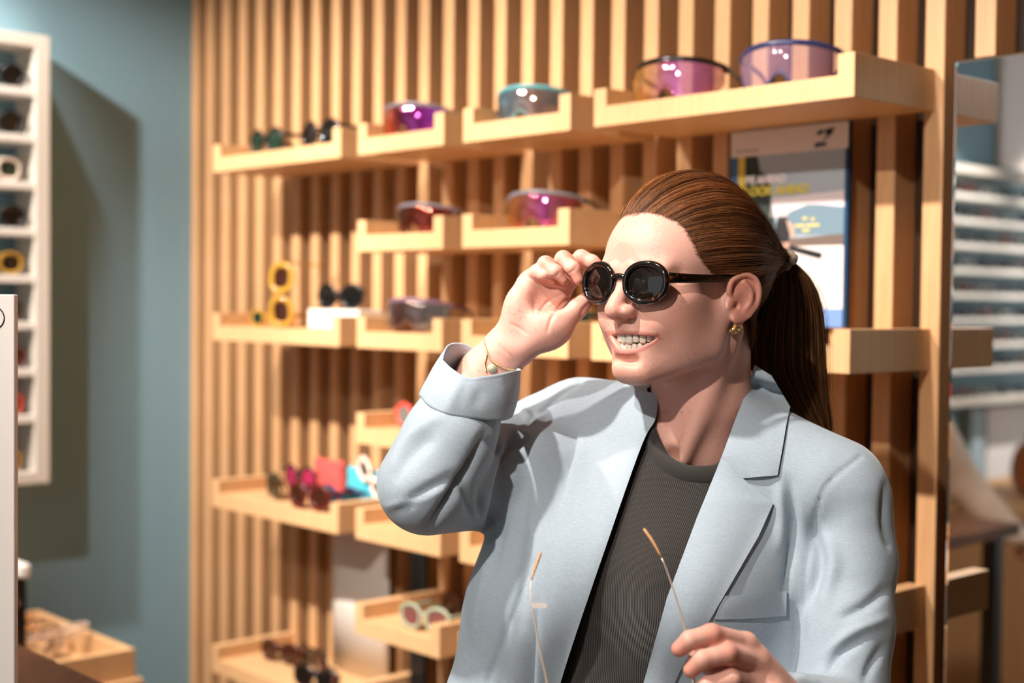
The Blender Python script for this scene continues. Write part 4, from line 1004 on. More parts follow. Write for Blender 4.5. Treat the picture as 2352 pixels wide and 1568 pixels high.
def put_s(e, row, s, n, rz=0, dz=0, rx=0, ry=0, grp='sunglasses on the oak trays'):
    u, v, _ = proj(W(s, n, ROWZ[row])); return put(e, row, u, v, n, rz, dz, rx, ry, grp)
blk = fm('black_acetate', '0f0f10'); tor = M['tortoise']; navy = fm('navy_plastic', '27305a', .3); teal_f = fm('teal_plastic', '4f8f94', .35); grey_f = fm('grey_plastic', '6d6a70', .35); mauve = fm('mauve_plastic', '6f5566', .35)
yel = fm('honey_acetate', 'd6a23a', .15, trans=.25); sage = fm('sage_acetate', '9ba089', .3); wht = fm('cream_acetate', 'e6d3c4', .3); dkred = fm('dark_red_acetate', '5a1c16', .15); red = fm('red_plastic', 'd8483c', .3); olive = fm('olive_tortoise', '2c2a16', .2); pnk = fm('pink_acetate', 'd7a0b4', .25); dgreen = fm('dark_green_plastic', '16382c', .3); brn = fm('brown_acetate', '4a2416', .2); clr = fm('clear_acetate', 'e4cdbf', .12, trans=.4)
put(glasses_frame('small round dark green sunglasses nearest the teal wall on the top row', 'green', blk, .024, .0235, 2.1, scale=1.12), 0, 608, 330, .165)
put(glasses_frame('round dark tortoiseshell sunglasses on the top row beside the small round green pair', 'dark', tor, .025, .024, 2.1, scale=1.12), 0, 732, 310, .165)
put(glasses_shield('purple mirrored shield sunglasses with a grey brow bar', 'purple', grey_f, 1.12), 0, 925, 280, .165, rz=18)
put(glasses_shield('black shield sunglasses with a teal brow bar', 'smoke', teal_f, 1.08, True), 0, 1196, 240, .165, rz=18)
put(glasses_shield('see-through gold and violet shield sunglasses on the long top tray', 'gold', blk, 1.2), 0, 1530, 190, .165, rz=16)
put(glasses_shield('clear violet shield sunglasses with a navy frame on the long top tray', 'violet', navy, 1.16, True), 0, 1790, 160, .165, rz=18)
put(glasses_shield('dark red mirrored shield sunglasses on the second row', 'red', grey_f, 1.0), 1, 950, 505, .165, rz=14)
put(glasses_shield('orange and pink mirrored shield sunglasses on the second row', 'orange', grey_f, 1.12), 1, 1222, 490, .165, rz=18)
put(glasses_frame('honey coloured sunglasses standing upright on one end', 'brown', yel, .027, .024, 2.6, .006, scale=1.05), 2, 672, 700, .165, rz=24, ry=90, dz=.073)
put(glasses_frame('small yellow rimmed sunglasses with green lenses on the third row', 'green', yel, .022, .0165, 2.4, .003), 2, 612, 720, .17, rz=12)
rs = MB().bevbox((-.085, -.055, 0), (.08, .02, .042), .003).build('display_riser', M['white']); tag(rs, 'small white riser block standing on the third row', 'riser'); put_s(rs, 2, -.43, .12, rz=6, grp=None)
put_s(glasses_frame('black angular sunglasses standing on the white riser', 'dark', blk, .025, .021, 2.0, .004, cat=.25, fold=True, scale=1.1), 2, -.425, .125, rz=10, dz=.0426)
put(glasses_shield('silver mirrored shield sunglasses with a mauve frame on the third row', 'silver', mauve, 1.1), 2, 935, 720, .165, rz=18)
put_s(glasses_shield('dark green sport sunglasses behind the raised hand', 'green', dgreen, .88), 2, .268, .15)
put(glasses_frame('red rimmed sunglasses half hidden behind the raised sleeve', 'grey', red, .026, .022, 2.3, .004), 3, 950, 950, .15)
put(glasses_frame('olive tortoiseshell sunglasses with thick arms at the corner of the fifth row', 'dark', olive, .026, .024, 2.3, .006, fold=True), 4, 622, 1110, .15, rz=-20)
put(glasses_frame('dark red sunglasses lying at the front of the fifth row', 'brown', dkred, .027, .024, 2.1, .005), 4, 706, 1140, .195, rz=6)
put(glasses_frame('round black sunglasses with magenta lenses propped on the red case', 'magenta', blk, .025, .0245, 2.0, .003, fold=True), 4, 686, 1090, .12, dz=.022)
put_s(glasses_frame('navy round sunglasses in front of the blue pouch', 'navy', navy, .025, .022, 2.1, .003, fold=True), 4, -.412, .13, rz=10)
put_s(glasses_frame('cream cat eye sunglasses leaning above the blue pouch', 'dark', wht, .025, .017, 2.2, .006, cat=.5, fold=True), 4, -.37, .085, dz=.045, ry=-35)
put(glasses_frame('sage green sunglasses with rose lenses on the sixth row', 'pinkbrown', sage, .027, .022, 2.4, .0045), 5, 972, 1400, .185, rz=8)
put(glasses_frame('brown sunglasses behind the sage green pair', 'brown', brn, .026, .021, 2.3, .004, fold=True), 5, 1062, 1385, .05, rz=6)
for i, (u, v_, n, rz, la, fr_, ln_) in enumerate([(640, 1500, .12, 10, 'brown folded sunglasses at the back of the lowest tray', brn, 'brown'), (712, 1505, .09, -8, 'tortoiseshell folded sunglasses at the back of the lowest tray', tor, 'brown'),
                                                   (722, 1548, .185, 14, 'tortoiseshell sunglasses at the front of the lowest tray', tor, 'dark'), (proj(W(-.425, .16, .67))[0], 1545, .16, -16, 'round brown sunglasses beside the white card on the lowest tray', brn, 'pinkbrown')]):
    put(glasses_frame(la, ln_, fr_, .026, .022, 2.2, .004, fold=True), 6, u, v_, n, rz)
# pouches: soft fabric bags
def pouch(label, c, row, u, v, n, w, h, rz=0):
    vv = Vol((-w / 2 - .02, -.03, -.005), (w / 2 + .02, .03, h + .02), .004); vv.ell((0, 0, h * .45), (w * .5, .016, h * .52), 0)
    vv.cap((-w * .46, 0, .01), (w * .46, 0, .01), .009, .009, .01); vv.cap((-w * .45, 0, h - .006), (w * .45, 0, h - .006), .006, .006, .012); vv.cap((-w * .46, 0, .01), (-w * .45, 0, h - .006), .007, .007, .012); vv.cap((w * .46, 0, .01), (w * .45, 0, h - .006), .007, .007, .012)
    a, b = vv.nets(2); a[:, 2] -= a[:, 2].min()
    o = npmesh('glasses_pouch', a, b, fm('pouch_' + c, c, .55, sheen=.2), None, True)
    tag(o, label, 'pouch'); put(o, row, u, v, n, rz, grp=None); return o
pouch('red soft glasses case on the fifth row', 'd8504a', 4, proj(W(-.545, .06, 1.06))[0], 1120, .06, .105, .086)
pouch('bright blue glasses pouch on the fifth row', '3fb4c8', 4, proj(W(-.405, .06, 1.06))[0], 1120, .06, .125, .078)
# ------------------------------------------------------------------ tall cards beside the lowest trays
s0, _ = on_n(760, 1400, .04); s1, _ = on_n(888, 1400, .04)
def bent_card(name, label, s0, s1, n, z0, z1, mt, bend):
    v = []; f = []; m_ = 12
    for i in range(m_ + 1):
        q = i / m_
        for z in (z0, z1): v.append(W(s0 + (s1 - s0) * q, n + bend * math.sin(math.pi * q), z))
    for i in range(m_): f.append((2 * i, 2 * i + 2, 2 * i + 3, 2 * i + 1))
    o = mesh(name, v, f, mt, None, True); md = o.modifiers.new('t', 'SOLIDIFY'); md.thickness = .003; tag(o, label, 'card'); return o
zt = ROWZ[6] + TR_F
bent_card('display_card', 'tall white display card standing at the back of the lowest corner tray', s0, min(s1, -.335), .035, zt + .001, 1.028, M['white'], .012)
s2, _ = on_n(892, 1400, .02); s3, _ = on_n(938, 1400, .02)
bd = MB().bevbox((max(s2 - .03, -.296), .012, .45), (max(s3, -.245), .022, 1.02), .001, XW).build('photo_board', fm('black_board', '16181a', .4)); tag(bd, 'dark photo board standing behind the white display card', 'board')
# ------------------------------------------------------------------ advertising board on the slats
pa, pz1 = on_n(1680, 300, .014); pb, _ = on_n(1950, 268, .014); pz0 = ROWZ[2] + TR_H + .002; pz0 = on_n(1945, 752, .014)[1]; pz1 = 1.8085
PWD, PHT = pb - pa, pz1 - pz0
PM_ = Matrix(((ES[0], 0, EN[0], 0), (ES[1], 0, EN[1], 0), (0, 1, 0, 0), (0, 0, 0, 1)))     # text frame: x along the wall, y up, z out
board = empty('advertising_board'); board.matrix_world = Matrix.Translation(Vector(W(pa, .002, pz0))) @ PM_
tag(board, 'advertising board with a cyclist picture hung under the long top tray', 'poster')
def flat(name, pts, c, lvl, rough=.5):
    """a printed area of the board, a thin sheet of its own level"""
    z = .0122 + .0002 * lvl; n = len(pts); v = [(x * PWD, y * PHT, z) for x, y in pts] + [(x * PWD, y * PHT, z - .00015) for x, y in pts]
    f = [tuple(range(n)), tuple(range(2 * n - 1, n - 1, -1))] + [(i, (i + 1) % n, n + (i + 1) % n, n + i) for i in range(n)]
    o = mesh(name, v, f, fm('print_' + c, c, rough), board); return o
def text_mesh(name, cu, mt):
    t = bpy.data.objects.new('tmp_text', cu); col.objects.link(t); dg = bpy.context.evaluated_depsgraph_get(); me = bpy.data.meshes.new_from_object(t.evaluated_get(dg))
    bpy.data.objects.remove(t); bpy.data.curves.remove(cu); me.name = name; me.materials.clear(); return link(name, me, mt)
def words(txt, x, y, size, c, bold=False, shear=0, name='lettering'):
    cu = bpy.data.curves.new(name, 'FONT'); cu.body = txt; cu.size = size * PHT; cu.extrude = .0001; cu.shear = shear
    if bold: cu.offset = .0009
    o = text_mesh(name, cu, fm('ink_' + c, c, .5)); o.parent = board; o.location = (x * PWD, y * PHT, .0142)
    return o
MB().bevbox((0, 0, 0), (PWD, PHT, .012), .001).build('board_panel', fm('board_edge_blue', '1d4468', .4), board)
flat('picture_sky', [(.0, .0), (.975, 0), (.975, .868), (0, .868)], 'a9b4bf', 0); flat('header_band', [(0, .868), (1, .868), (1, 1), (0, 1)], 'e6d9d3', 1)
flat('side_stripe', [(0, 0), (.07, 0), (.07, .868), (0, .868)], '3d6796', 1); flat('yellow_stripe', [(.07, .3), (.13, .3), (.13, .868), (.07, .868)], 'dcc24e', 2)
flat('cliff_shape', [(.13, .3), (.43, .3), (.42, .48), (.37, .62), (.36, .72), (.31, .77), (.265, .79), (.255, .83), (.235, .868), (.13, .868)], '2c3834', 1)
flat('picture_haze', [(.36, .55), (.975, .55), (.975, .665), (.36, .645)], 'e3d8dc', 1); flat('mountain_shape', [(.40, .46), (.975, .45), (.975, .585), (.8, .60), (.68, .605), (.55, .58), (.46, .55), (.40, .52)], '6f8796', 2)
flat('stone_wall', [(.40, .40), (.975, .40), (.975, .455), (.40, .435)], '6f6058', 3); flat('road_area', [(.07, 0), (.975, 0), (.975, .40), (.07, .40)], 'e6dad6', 2); flat('footer_band', [(.60, 0), (.975, 0), (.975, .09), (.60, .09)], '6f93cf', 4)
flat('cyclist_body', [(.40, .47), (.43, .55), (.50, .56), (.55, .49), (.52, .42), (.44, .42)], '2b2a2c', 5); flat('cyclist_helmet', [(.41, .55), (.44, .595), (.49, .595), (.52, .55)], 'c9c2c0', 6); flat('cyclist_leg', [(.45, .42), (.53, .42), (.52, .34), (.46, .34)], 'c79a86', 5); flat('cyclist_arm', [(.50, .54), (.57, .50), (.58, .44), (.54, .45)], 'c0a090', 6)
flat('bicycle_bar', [(.50, .385), (.78, .335), (.81, .345), (.80, .365), (.55, .405)], '15181a', 6); flat('bicycle_stem', [(.775, .06), (.783, .06), (.792, .34), (.784, .34)], 'c0b8b4', 5)
flat('board_emblem', [(.735, .95), (.77, .968), (.80, .968), (.785, .955), (.79, .95), (.82, .968), (.89, .975), (.87, .945), (.83, .925), (.78, .915), (.82, .932), (.83, .95), (.80, .956), (.77, .942)], '14201c', 3)
words('JULBO', .735, .888, .022, '2a2a2a', True, .25); [flat('print_line', [(a, .893), (b, .893), (b, .901), (a, .901)], '8a827e', 3) for a, b in ((.05, .10), (.107, .17), (.18, .25))]
words('BE AHEAD', .14, .725, .055, 'e8dcdc', True, .1); words('LOOK AHEAD', .14, .665, .062, 'dcc850', True, .1); [flat('print_line', [(a, c), (b, c), (b, c + .014), (a, c + .014)], 'd8c878', 6) for a, b, c in ((.58, .66, .495), (.67, .78, .495), (.64, .70, .47), (.64, .68, .53), (.71, .74, .525))]; words('JULBO', .70, .035, .022, 'dfe4ee')
# ------------------------------------------------------------------ wall-hung shelf unit on the teal wall
SU = S_CORNER + .12
NR = .4455; ZT, ZB = 2.141, 1.068; NL = 1.25; FT_ = .036
def XS(n, s, z): return W(s, n, z)
unit = empty('shelf_unit', tuple(W(S_CORNER, NR, ZB)))
def uch(o): o.parent = unit; o.matrix_parent_inverse = Matrix.Translation(-Vector(unit.location)); return o
def ubox(name, a, b): return uch(MB().bevbox(a, b, .002, XS).build(name, M['cream']))
ubox('side_panel', (NR, S_CORNER, ZB), (NR + FT_, SU, ZT)); ubox('side_panel', (NL - FT_, S_CORNER, ZB), (NL, SU, ZT)); ubox('top_panel', (NR + FT_, S_CORNER, ZT - .03), (NL - FT_, SU, ZT)); ubox('bottom_panel', (NR + FT_, S_CORNER, ZB), (NL - FT_, SU, ZB + .03))
SHZ = []
for i in range(8):
    z = on_s(82, 222 + 107 * i, SU)[1]; SHZ.append(z); uch(MB().bevbox((NR + FT_, S_CORNER, z), (NL - FT_, SU - .004, z + .019), .002, XS).build('shelf_board', M['white']))
tag(unit, 'cream wall-hung shelf unit on the teal wall beside the corner', 'shelf unit')
R_U = Matrix(((EN[0], ES[0], 0, 0), (EN[1], ES[1], 0, 0), (0, 0, 1, 0), (0, 0, 0, 1)))      # x along the teal wall, y into the room
def put_unit(e, n, z, rz=0, s=SU - .03):
    sc = e.scale.copy(); e.matrix_world = Matrix.Translation(Vector(W(s, n, z + .0006))) @ R_U @ Matrix.Rotation(math.radians(rz), 4, 'Z') @ Matrix.Diagonal((*sc, 1)); e['group'] = 'sunglasses in the wall-hung unit'
UW = ['top', 'second', 'third', 'fourth', 'fifth', 'sixth', 'seventh', 'eighth', 'lowest']
spec = [('dark', blk, 'large black sunglasses'), ('dark', blk, 'square black sunglasses'), ('green', wht, 'cream rimmed sunglasses with green lenses'), ('dark', blk, 'round black sunglasses'), ('dark', yel, 'honey coloured sunglasses with black lenses'), ('dark', tor, 'dark tortoiseshell sunglasses'), ('brown', dkred, 'dark red sunglasses'), ('brown', red, 'red rimmed sunglasses'), ('dark', yel, 'yellow and black sunglasses')]
for i, (ln_, fr_, la) in enumerate(spec):
    z = SHZ[i] + .019 if i < 8 else ZB + .03
    put_unit(glasses_frame(la + f' in the {UW[i]} compartment of the cream wall unit', ln_, fr_, .027, .0225, 2.0 + .4 * (i % 3), .0045, temple=fr_), .568 + .004 * (i % 3), z, -4 + 3 * (i % 3), SU - .012)
# ------------------------------------------------------------------ white sign panel with a round letter, close to the lens side
sp_y = 1.5; p1 = PX(33, 676, sp_y); wdt = .25; zb_ = .0
sgn = empty('sign_stand', (p1[0] - wdt, sp_y, 0))
MB().bevbox((0, 0, 0), (wdt, .012, p1[2]), .0015).build('sign_panel', fm('sign_white', 'efe6e0', .4), sgn)
q = PX(-14, 730, sp_y); ox = q[0] - (p1[0] - wdt)
MB().add(*tube_geo([(ox + .0112 * math.cos(t), -.0004, q[2] + .0118 * math.sin(t)) for t in np.linspace(0, 2 * math.pi, 48, endpoint=False)], .0006, 6, False, closed=True)).build('lettering', blk, sgn, True)
MB().bevbox((-.01, -.10, 0), (wdt + .002, .11, .012), .002).build('sign_foot', M['steel'], sgn)
tag(sgn, 'white sign panel with a thin round letter, cut by the picture edge', 'sign')
# ------------------------------------------------------------------ table, oak sample box and frames in the near corner
def on_z(u, v, z):
    d = ray(u, v); t = (z - HC) / d[2]; return CC + t * d
def w2wall(p): d = np.asarray(p) - P0; return d @ ES, d @ EN
BZ = .75
c1 = w2wall(on_z(295, 1492, BZ)); c0 = w2wall(on_z(60, 1408, BZ))
s_r, n_f = c1; s_l = c0[0] - .02; box = empty('sample_box', tuple(W(s_l, n_f, BZ - .07)))
def bch(o, e): o.parent = e; o.matrix_parent_inverse = Matrix.Translation(-Vector(e.location)); return o
HB_ = .065; t_ = .016; n_n = n_f + .26
for nm, a, b in (('box_side', (s_l, n_f - t_, BZ - HB_), (s_r, n_f, BZ)), ('box_side', (s_l, n_n, BZ - HB_), (s_r, n_n + t_, BZ)), ('box_end', (s_r - t_ * 1.3, n_f, BZ - HB_), (s_r, n_n, BZ)), ('box_end', (s_l, n_f, BZ - HB_), (s_l + t_, n_n, BZ)), ('box_floor', (s_l + t_, n_f, BZ - HB_), (s_r - t_ * 1.3, n_n, BZ - HB_ + .008))):
    bch(MB().bevbox(a, b, .001, XW).build(nm, M['oak_tray']), box)
tag(box, 'shallow oak sample box in the corner by the teal wall', 'box')
tb = empty('side_cabinet', tuple(W(s_l, n_f, 0)))
bch(MB().bevbox((s_l - .03, n_f - .03, BZ - HB_ - .03), (s_r + .012, n_n + .03, BZ - HB_), .002, XW).build('cabinet_top', M['oak_tray']), tb); bch(MB().bevbox((s_l - .02, n_f - .02, 0), (s_r - .01, n_n + .02, BZ - HB_ - .03), .002, XW).build('cabinet_body', M['oak']), tb)
tag(tb, 'low oak cabinet under the sample box', 'cabinet')
TZ = .95; d1 = w2wall(on_z(30, 1476, TZ)); d2 = w2wall(on_z(250, 1568, TZ)); nt = .5 * (d1[1] + d2[1])
tbl = empty('table', tuple(W(d1[0], nt + .3, 0)))
bch(MB().bevbox((d1[0] - .3, nt, TZ - .03), (d2[0] + .12, nt + .62, TZ), .003, XW).build('table_top', M['walnut']), tbl)
for a in (d1[0] - .26, d2[0] + .05):
    for b in (nt + .05, nt + .55): bch(MB().bevbox((a, b, 0), (a + .04, b + .04, TZ - .03), .002, XW).build('table_leg', M['black']), tbl)
tag(tbl, 'dark walnut table in the near corner', 'table')
fz = BZ - HB_ + .009
for i, (u, v_, rz, fr_, la) in enumerate([(120, 1470, 30, clr, 'clear pink spectacles lying uppermost in the sample box'), (190, 1478, -40, clr, 'pale clear spectacles lying crosswise in the sample box'), (75, 1440, 15, blk, 'black spectacles at the corner of the sample box'), (95, 1465, 70, tor, 'tortoiseshell spectacles under the clear pairs in the sample box'), (150, 1500, 100, wht, 'cream spectacles near the front of the sample box')]):
    e = glasses_frame(la, 'clear', fr_, .025, .02, 2.3, .003, fold=True); e['category'] = 'glasses'; e.name = 'spectacles'; s_, n_ = w2wall(on_z(u, v_, fz + .02)); n_ = min(max(n_, n_f + .07), n_n - .06); s_ = min(max(s_, s_l + .08), s_r - .10)
    e.matrix_world = Matrix.Translation(Vector(W(s_, n_, fz + .004 + .012 * i))) @ R_G @ Matrix.Rotation(math.radians(rz), 4, 'Z') @ Matrix.Rotation(math.radians([-35, 20, -70, -75, -50][i]), 4, 'X'); e['group'] = 'spectacles in the sample box'
rp = w2wall(on_z(62, 1330, 1.0)); rsr = empty('display_riser', tuple(W(rp[0] - .08, n_f + .10, TZ)))
s_q, n_q = w2wall(PX(48, 1308, 3.0)); zq = PX(48, 1308, 3.0)[2]
rsr.location = W(s_q - .03, n_q, BZ - HB_ + .008)
bch(MB().bevbox((s_q - .09, n_q - .012, zq - .016), (s_q + .028, n_q + .012, zq + .016), .007, XW).build('riser_top', M['white']), rsr); bch(MB().bevbox((s_q - .05, n_q - .01, BZ - HB_ + .0085), (s_q + .006, n_q + .01, zq - .016), .002, XW).build('riser_stem', blk), rsr)
tag(rsr, 'white topped display stand beside the sign panel', 'stand')
e = glasses_frame('pink spectacles hanging on the white topped stand', 'clear', pnk, .024, .02, 2.2, .004, fold=True); e.name = 'spectacles'; e['category'] = 'glasses'; e.matrix_world = Matrix.Translation(Vector(W(s_q - .03, n_q + .02, zq - .085))) @ R_G @ Matrix.Rotation(math.radians(-20), 4, 'Z')
# ------------------------------------------------------------------ jewellery and the spectacles in her hand
M['gold'] = mat('gold', 'efcd98', .28, 1.0); M['rosegold'] = mat('rose_gold_wire', 'f2dccb', .35, .7)
def ico(c, r):
    bm = bmesh.new(); bmesh.ops.create_icosphere(bm, subdivisions=1, radius=r); v = [np.array(c) + np.array(q.co) for q in bm.verts]; bm.verts.index_update(); f = [[q.index for q in fa.verts] for fa in bm.faces]; bm.free(); return v, f
def earring():
    d = ray(1680, 748); d = d / np.linalg.norm(d); h = HB.ray_cast(Vector(CC), Vector(d)); base = np.array(h[0]) if h[0] is not None else PX(1682, 750, 1.49)
    X_ = CR; Y_ = CU; Z_ = -_fw; m_ = MB(); c = base + Z_ * .003
    v = []; f = []; n = 41; k = 10
    for i in range(n):
        q = i / (n - 1); a = math.radians(100 - 215 * q); R_ = .0066; wdt = .001 + .0050 * math.sin(math.pi * min(1, q * 1.02 + .0)) ** .8
        ridge = 1 + .22 * math.cos(7 * 2 * math.pi * q)
        o_ = math.cos(a) * X_ + math.sin(a) * Y_
        for j in range(k):
            t = 2 * math.pi * j / k; v.append(c + o_ * (R_ * (1.0 - .15 * q) + wdt * math.cos(t) * .95) + Z_ * (wdt * .7 * ridge * math.sin(t)) + X_ * -.001 * q)
    for i in range(n - 1):
        for j in range(k): l_ = (j + 1) % k; f.append((i * k + j, i * k + l_, (i + 1) * k + l_, (i + 1) * k + j))
    f.append(tuple(range(k))); f.append(tuple((n - 1) * k + j for j in range(k)))
    o = mesh('earring', v, f, M['gold'], None, False); tag(o, 'ribbed gold crescent earring on her earlobe', 'earring')
earring()
def chain_on(B, pts, n, off=.0012):
    out = []
    for u, v_ in spline(pts, n):
        p = cast(u, v_, B)
        if p is not None: d = CC - p; out.append(p + off * d / np.linalg.norm(d))
    return out
def bracelet():
    m_ = MB(); wc = PX(1150, 818, 1.566)
    for pts, n in (([(1108, 772), (1113, 790), (1118, 812), (1113, 835), (1116, 852)], 30), ([(1116, 800), (1128, 826), (1150, 842), (1175, 849), (1203, 846)], 36)):
        for p in chain_on(BB, pts, n): m_.add(*ico(p, .0012))
    o = m_.build('bracelet', M['gold'], None, True); tag(o, 'fine gold chain bracelet on the wrist of the raised hand', 'bracelet')
    p = cast(1130, 846, BB)
    if p is not None:
        d = CC - p; d /= np.linalg.norm(d); pd = MB().tube([p + d * .0008, p + d * .002], .0052, 18).build('pendant', mat('pale_stone', 'b9b59a', .3), o, True); pd['label'] = 'pale disc pendant'
bracelet()
def ring():
    c = PX(1716, 1552, 1.279); a = PX(1735, 1575, 1.288) - PX(1680, 1560, 1.254); a /= np.linalg.norm(a); x = np.cross(a, [0, 0, 1.0]); x /= np.linalg.norm(x); y = np.cross(a, x); c = .42 * PX(1680, 1560, 1.254) + .58 * PX(1738, 1572, 1.288)
    o = MB().add(*tube_geo([c + .0108 * (math.cos(t) * x + math.sin(t) * y) for t in np.linspace(0, 2 * math.pi, 36, endpoint=False)], .0011, 8, False, closed=True)).build('finger_ring', M['gold'], None, True); tag(o, 'thin gold ring on the lowered hand', 'ring')
ring()
def wire_specs():
    e = empty('spectacles', tuple(PX(1420, 1620, 1.27))); tag(e, 'thin gold wire spectacles held upside down in her lowered hand', 'glasses')
    ch = lambda o: bch(o, e)
    A = [PX(*p) for p in spline([(1266, 1640, 1.262), (1257, 1568, 1.264), (1241, 1495, 1.268), (1224, 1400, 1.276), (1219, 1345, 1.284), (1228, 1308, 1.290), (1242, 1268, 1.296)], 30)]
    B = [PX(*p) for p in spline([(1604, 1640, 1.272), (1592, 1560, 1.274), (1576, 1455, 1.278), (1553, 1375, 1.284), (1528, 1300, 1.29), (1502, 1248, 1.296), (1479, 1214, 1.302)], 30)]
    for P_ in (A, B):
        ch(MB().tube(P_[:22], [.0015] * 6 + list(np.linspace(.0012, .0006, 16)), 8).build('temple_arm', M['rosegold'], None, True)); ch(MB().tube(P_[21:], [.0008, .001, .0012, .0014, .0015, .0015, .0015, .0015, .0011], 8).build('temple_tip', fm('amber_tip', 'd9a06c', .2), None, True))
    for cx_, ru in ((1345, 82), (1520, 82)):
        lp = [PX(cx_ + ru * .92 * math.cos(t), 1672 + 72 * math.sin(t), 1.262) for t in np.linspace(0, 2 * math.pi, 40, endpoint=False)]
        ch(MB().add(*tube_geo(lp, .0011, 6, False, closed=True)).build('rim', M['rosegold'], None, True))
        c = sum(lp) / len(lp); ch(mesh('lens', [c] + lp, [(0, 1 + j, 1 + (j + 1) % 40) for j in range(40)], LENS['clear'], None, True))
    ch(MB().tube([PX(*p) for p in ((1420, 1655, 1.262), (1433, 1640, 1.26), (1446, 1655, 1.262))], .0011, 6).build('bridge', M['rosegold'], None, True))
    for u, v_, y in ((1583, 1509, 1.262), (1591, 1556, 1.262)): ch(MB().add(*ico(PX(u, v_, y), .0024)).build('nose_pad', fm('pearl_pad', 'f0e2d6', .15), None, True))
    tg = [PX(1222, 1384, 1.276), PX(1256, 1386, 1.274), PX(1256, 1396, 1.274), PX(1223, 1396, 1.276)]; o = ch(mesh('price_tag', tg + [p + _fw * .0006 for p in tg], [(0, 1, 2, 3), (7, 6, 5, 4), (0, 4, 5, 1), (1, 5, 6, 2), (2, 6, 7, 3), (3, 7, 4, 0)], fm('tag_paper', 'e8ddd6', .5))); o['label'] = 'small paper price tag'
wire_specs()
# ------------------------------------------------------------------ what the mirror shows: the far half of the teal wall, a second unit, a counter and a colleague
MN = .010
def refl(p):
    p = np.asarray(p, float); n = (p - P0) @ EN; return p + EN * (2 * (MN - n))
def VX(u, v, y): return refl(PX(u, v, y))                     # point seen in the mirror at (u,v) with the unfolded distance y
N2, N3 = 3.05, 5.4
unit2 = empty('shelf_unit', tuple(W(S_CORNER, N2, ZB)))
def u2(o): return bch(o, unit2)
for nm, a, b in (('side_panel', (N2, S_CORNER, ZB), (N2 + FT_, SU, ZT)), ('side_panel', (N3 - FT_, S_CORNER, ZB), (N3, SU, ZT)), ('top_panel', (N2 + FT_, S_CORNER, ZT - .03), (N3 - FT_, SU, ZT)), ('bottom_panel', (N2 + FT_, S_CORNER, ZB), (N3 - FT_, SU, ZB + .03))):
    u2(MB().bevbox(a, b, .002, XS).build(nm, M['cream']))
for z in SHZ: u2(MB().bevbox((N2 + FT_, S_CORNER, z), (N3 - FT_, SU - .004, z + .022), .002, XS).build('shelf_board', M['white']))
tag(unit2, 'long cream wall unit with many sunglasses, seen in the mirror', 'shelf unit')
proto = {}
def small_glasses(i):
    fr_, ln_ = [(blk, 'dark'), (tor, 'dark'), (brn, 'brown'), (blk, 'grey')][i % 4]
    return glasses_frame('x', ln_, fr_, .027, .0225, 2.0 + .3 * (i % 3), .0045)
COLN = ['first', 'second', 'third', 'fourth', 'fifth', 'sixth']
for r, z in enumerate(SHZ + [ZB + .011]):
    for k in range(6):
        n_ = 3.5 + .18 * k; i = (r * 3 + k) % 4
        if i not in proto: proto[i] = small_glasses(i); e = proto[i]
        else:
            src = proto[i]; e = src.copy(); col.objects.link(e)
            for c_ in src.children: d = c_.copy(); col.objects.link(d); d.parent = e; d.matrix_parent_inverse = c_.matrix_parent_inverse.copy()
        put_unit(e, n_, z + .022, -6 + 4 * ((r + k) % 4), SU - .012); e['group'] = 'sunglasses in the mirrored unit'
        e['label'] = f'{["black", "tortoiseshell", "brown", "grey lensed black"][i]} sunglasses seen in the mirror, {COLN[k]} along the {UW[r]} shelf'
# pale wall panel above the unit and a pale blue post below it
o = MB().bevbox((4.28, S_CORNER + .0005, ZT + .03), (5.9, S_CORNER + .03, CEIL - .002), .003, XS).build('trim_1', fm('panel_white', 'efe6e2', .5)); tag(o, 'white wall panel above the mirrored unit', 'panel', kind='structure')
o = MB().bevbox((4.02, S_CORNER + .0005, .1), (4.14, S_CORNER + .05, ZB - .03), .003, XS).build('trim_2', fm('post_blue', 'a9bcc4', .5)); tag(o, 'pale blue wall post under the mirrored unit', 'post', kind='structure')
o = MB().bevbox((4.2, S_CORNER + .0005, .1), (5.9, S_CORNER + .03, ZB - .03), .003, XS).build('trim_3', fm('panel_white', 'efe6e2', .5)); tag(o, 'white wall panel under the mirrored unit', 'panel', kind='structure')
# oak counter in front of it
cn = empty('counter', tuple(W(-.6, 3.2, 0))); cz = .80
bch(MB().bevbox((-.85, 2.75, cz - .04), (-.25, 4.6, cz), .003, XW).build('counter_top', M['oak_tray']), cn); bch(MB().bevbox((-.82, 2.78, 0), (-.28, 4.57, cz - .04), .003, XW).build('counter_body', M['oak']), cn); tag(cn, 'oak counter seen in the mirror below the far unit', 'counter')
def bag():
    c = VX(2352, 1115, 5.3); s_, n_ = w2wall(c); vv = Vol((-.12, -.07, -.01), (.12, .07, .24), .008); vv.cap((-.065, 0, .05), (.065, 0, .05), .05, .05, .02); vv.cap((-.065, 0, .11), (.065, 0, .11), .05, .05, .06); vv.cap((-.06, 0, .16), (.06, 0, .16), .036, .036, .05); a, b = vv.nets(2); a[:, 2] -= a[:, 2].min()
    e = empty('handbag', tuple(W(-.5, n_, cz + .0006))); npmesh('bag_body', a, b, fm('orange_leather', 'b5622c', .45), e); MB().tube(spline([(-.05, 0, .17), (-.03, 0, .25), (.03, 0, .25), (.05, 0, .17)], 14), .006, 8).build('bag_handle', fm('dark_leather', '2a1a12', .4), e, True); tag(e, 'orange leather handbag on the counter, seen in the mirror', 'handbag')
bag()
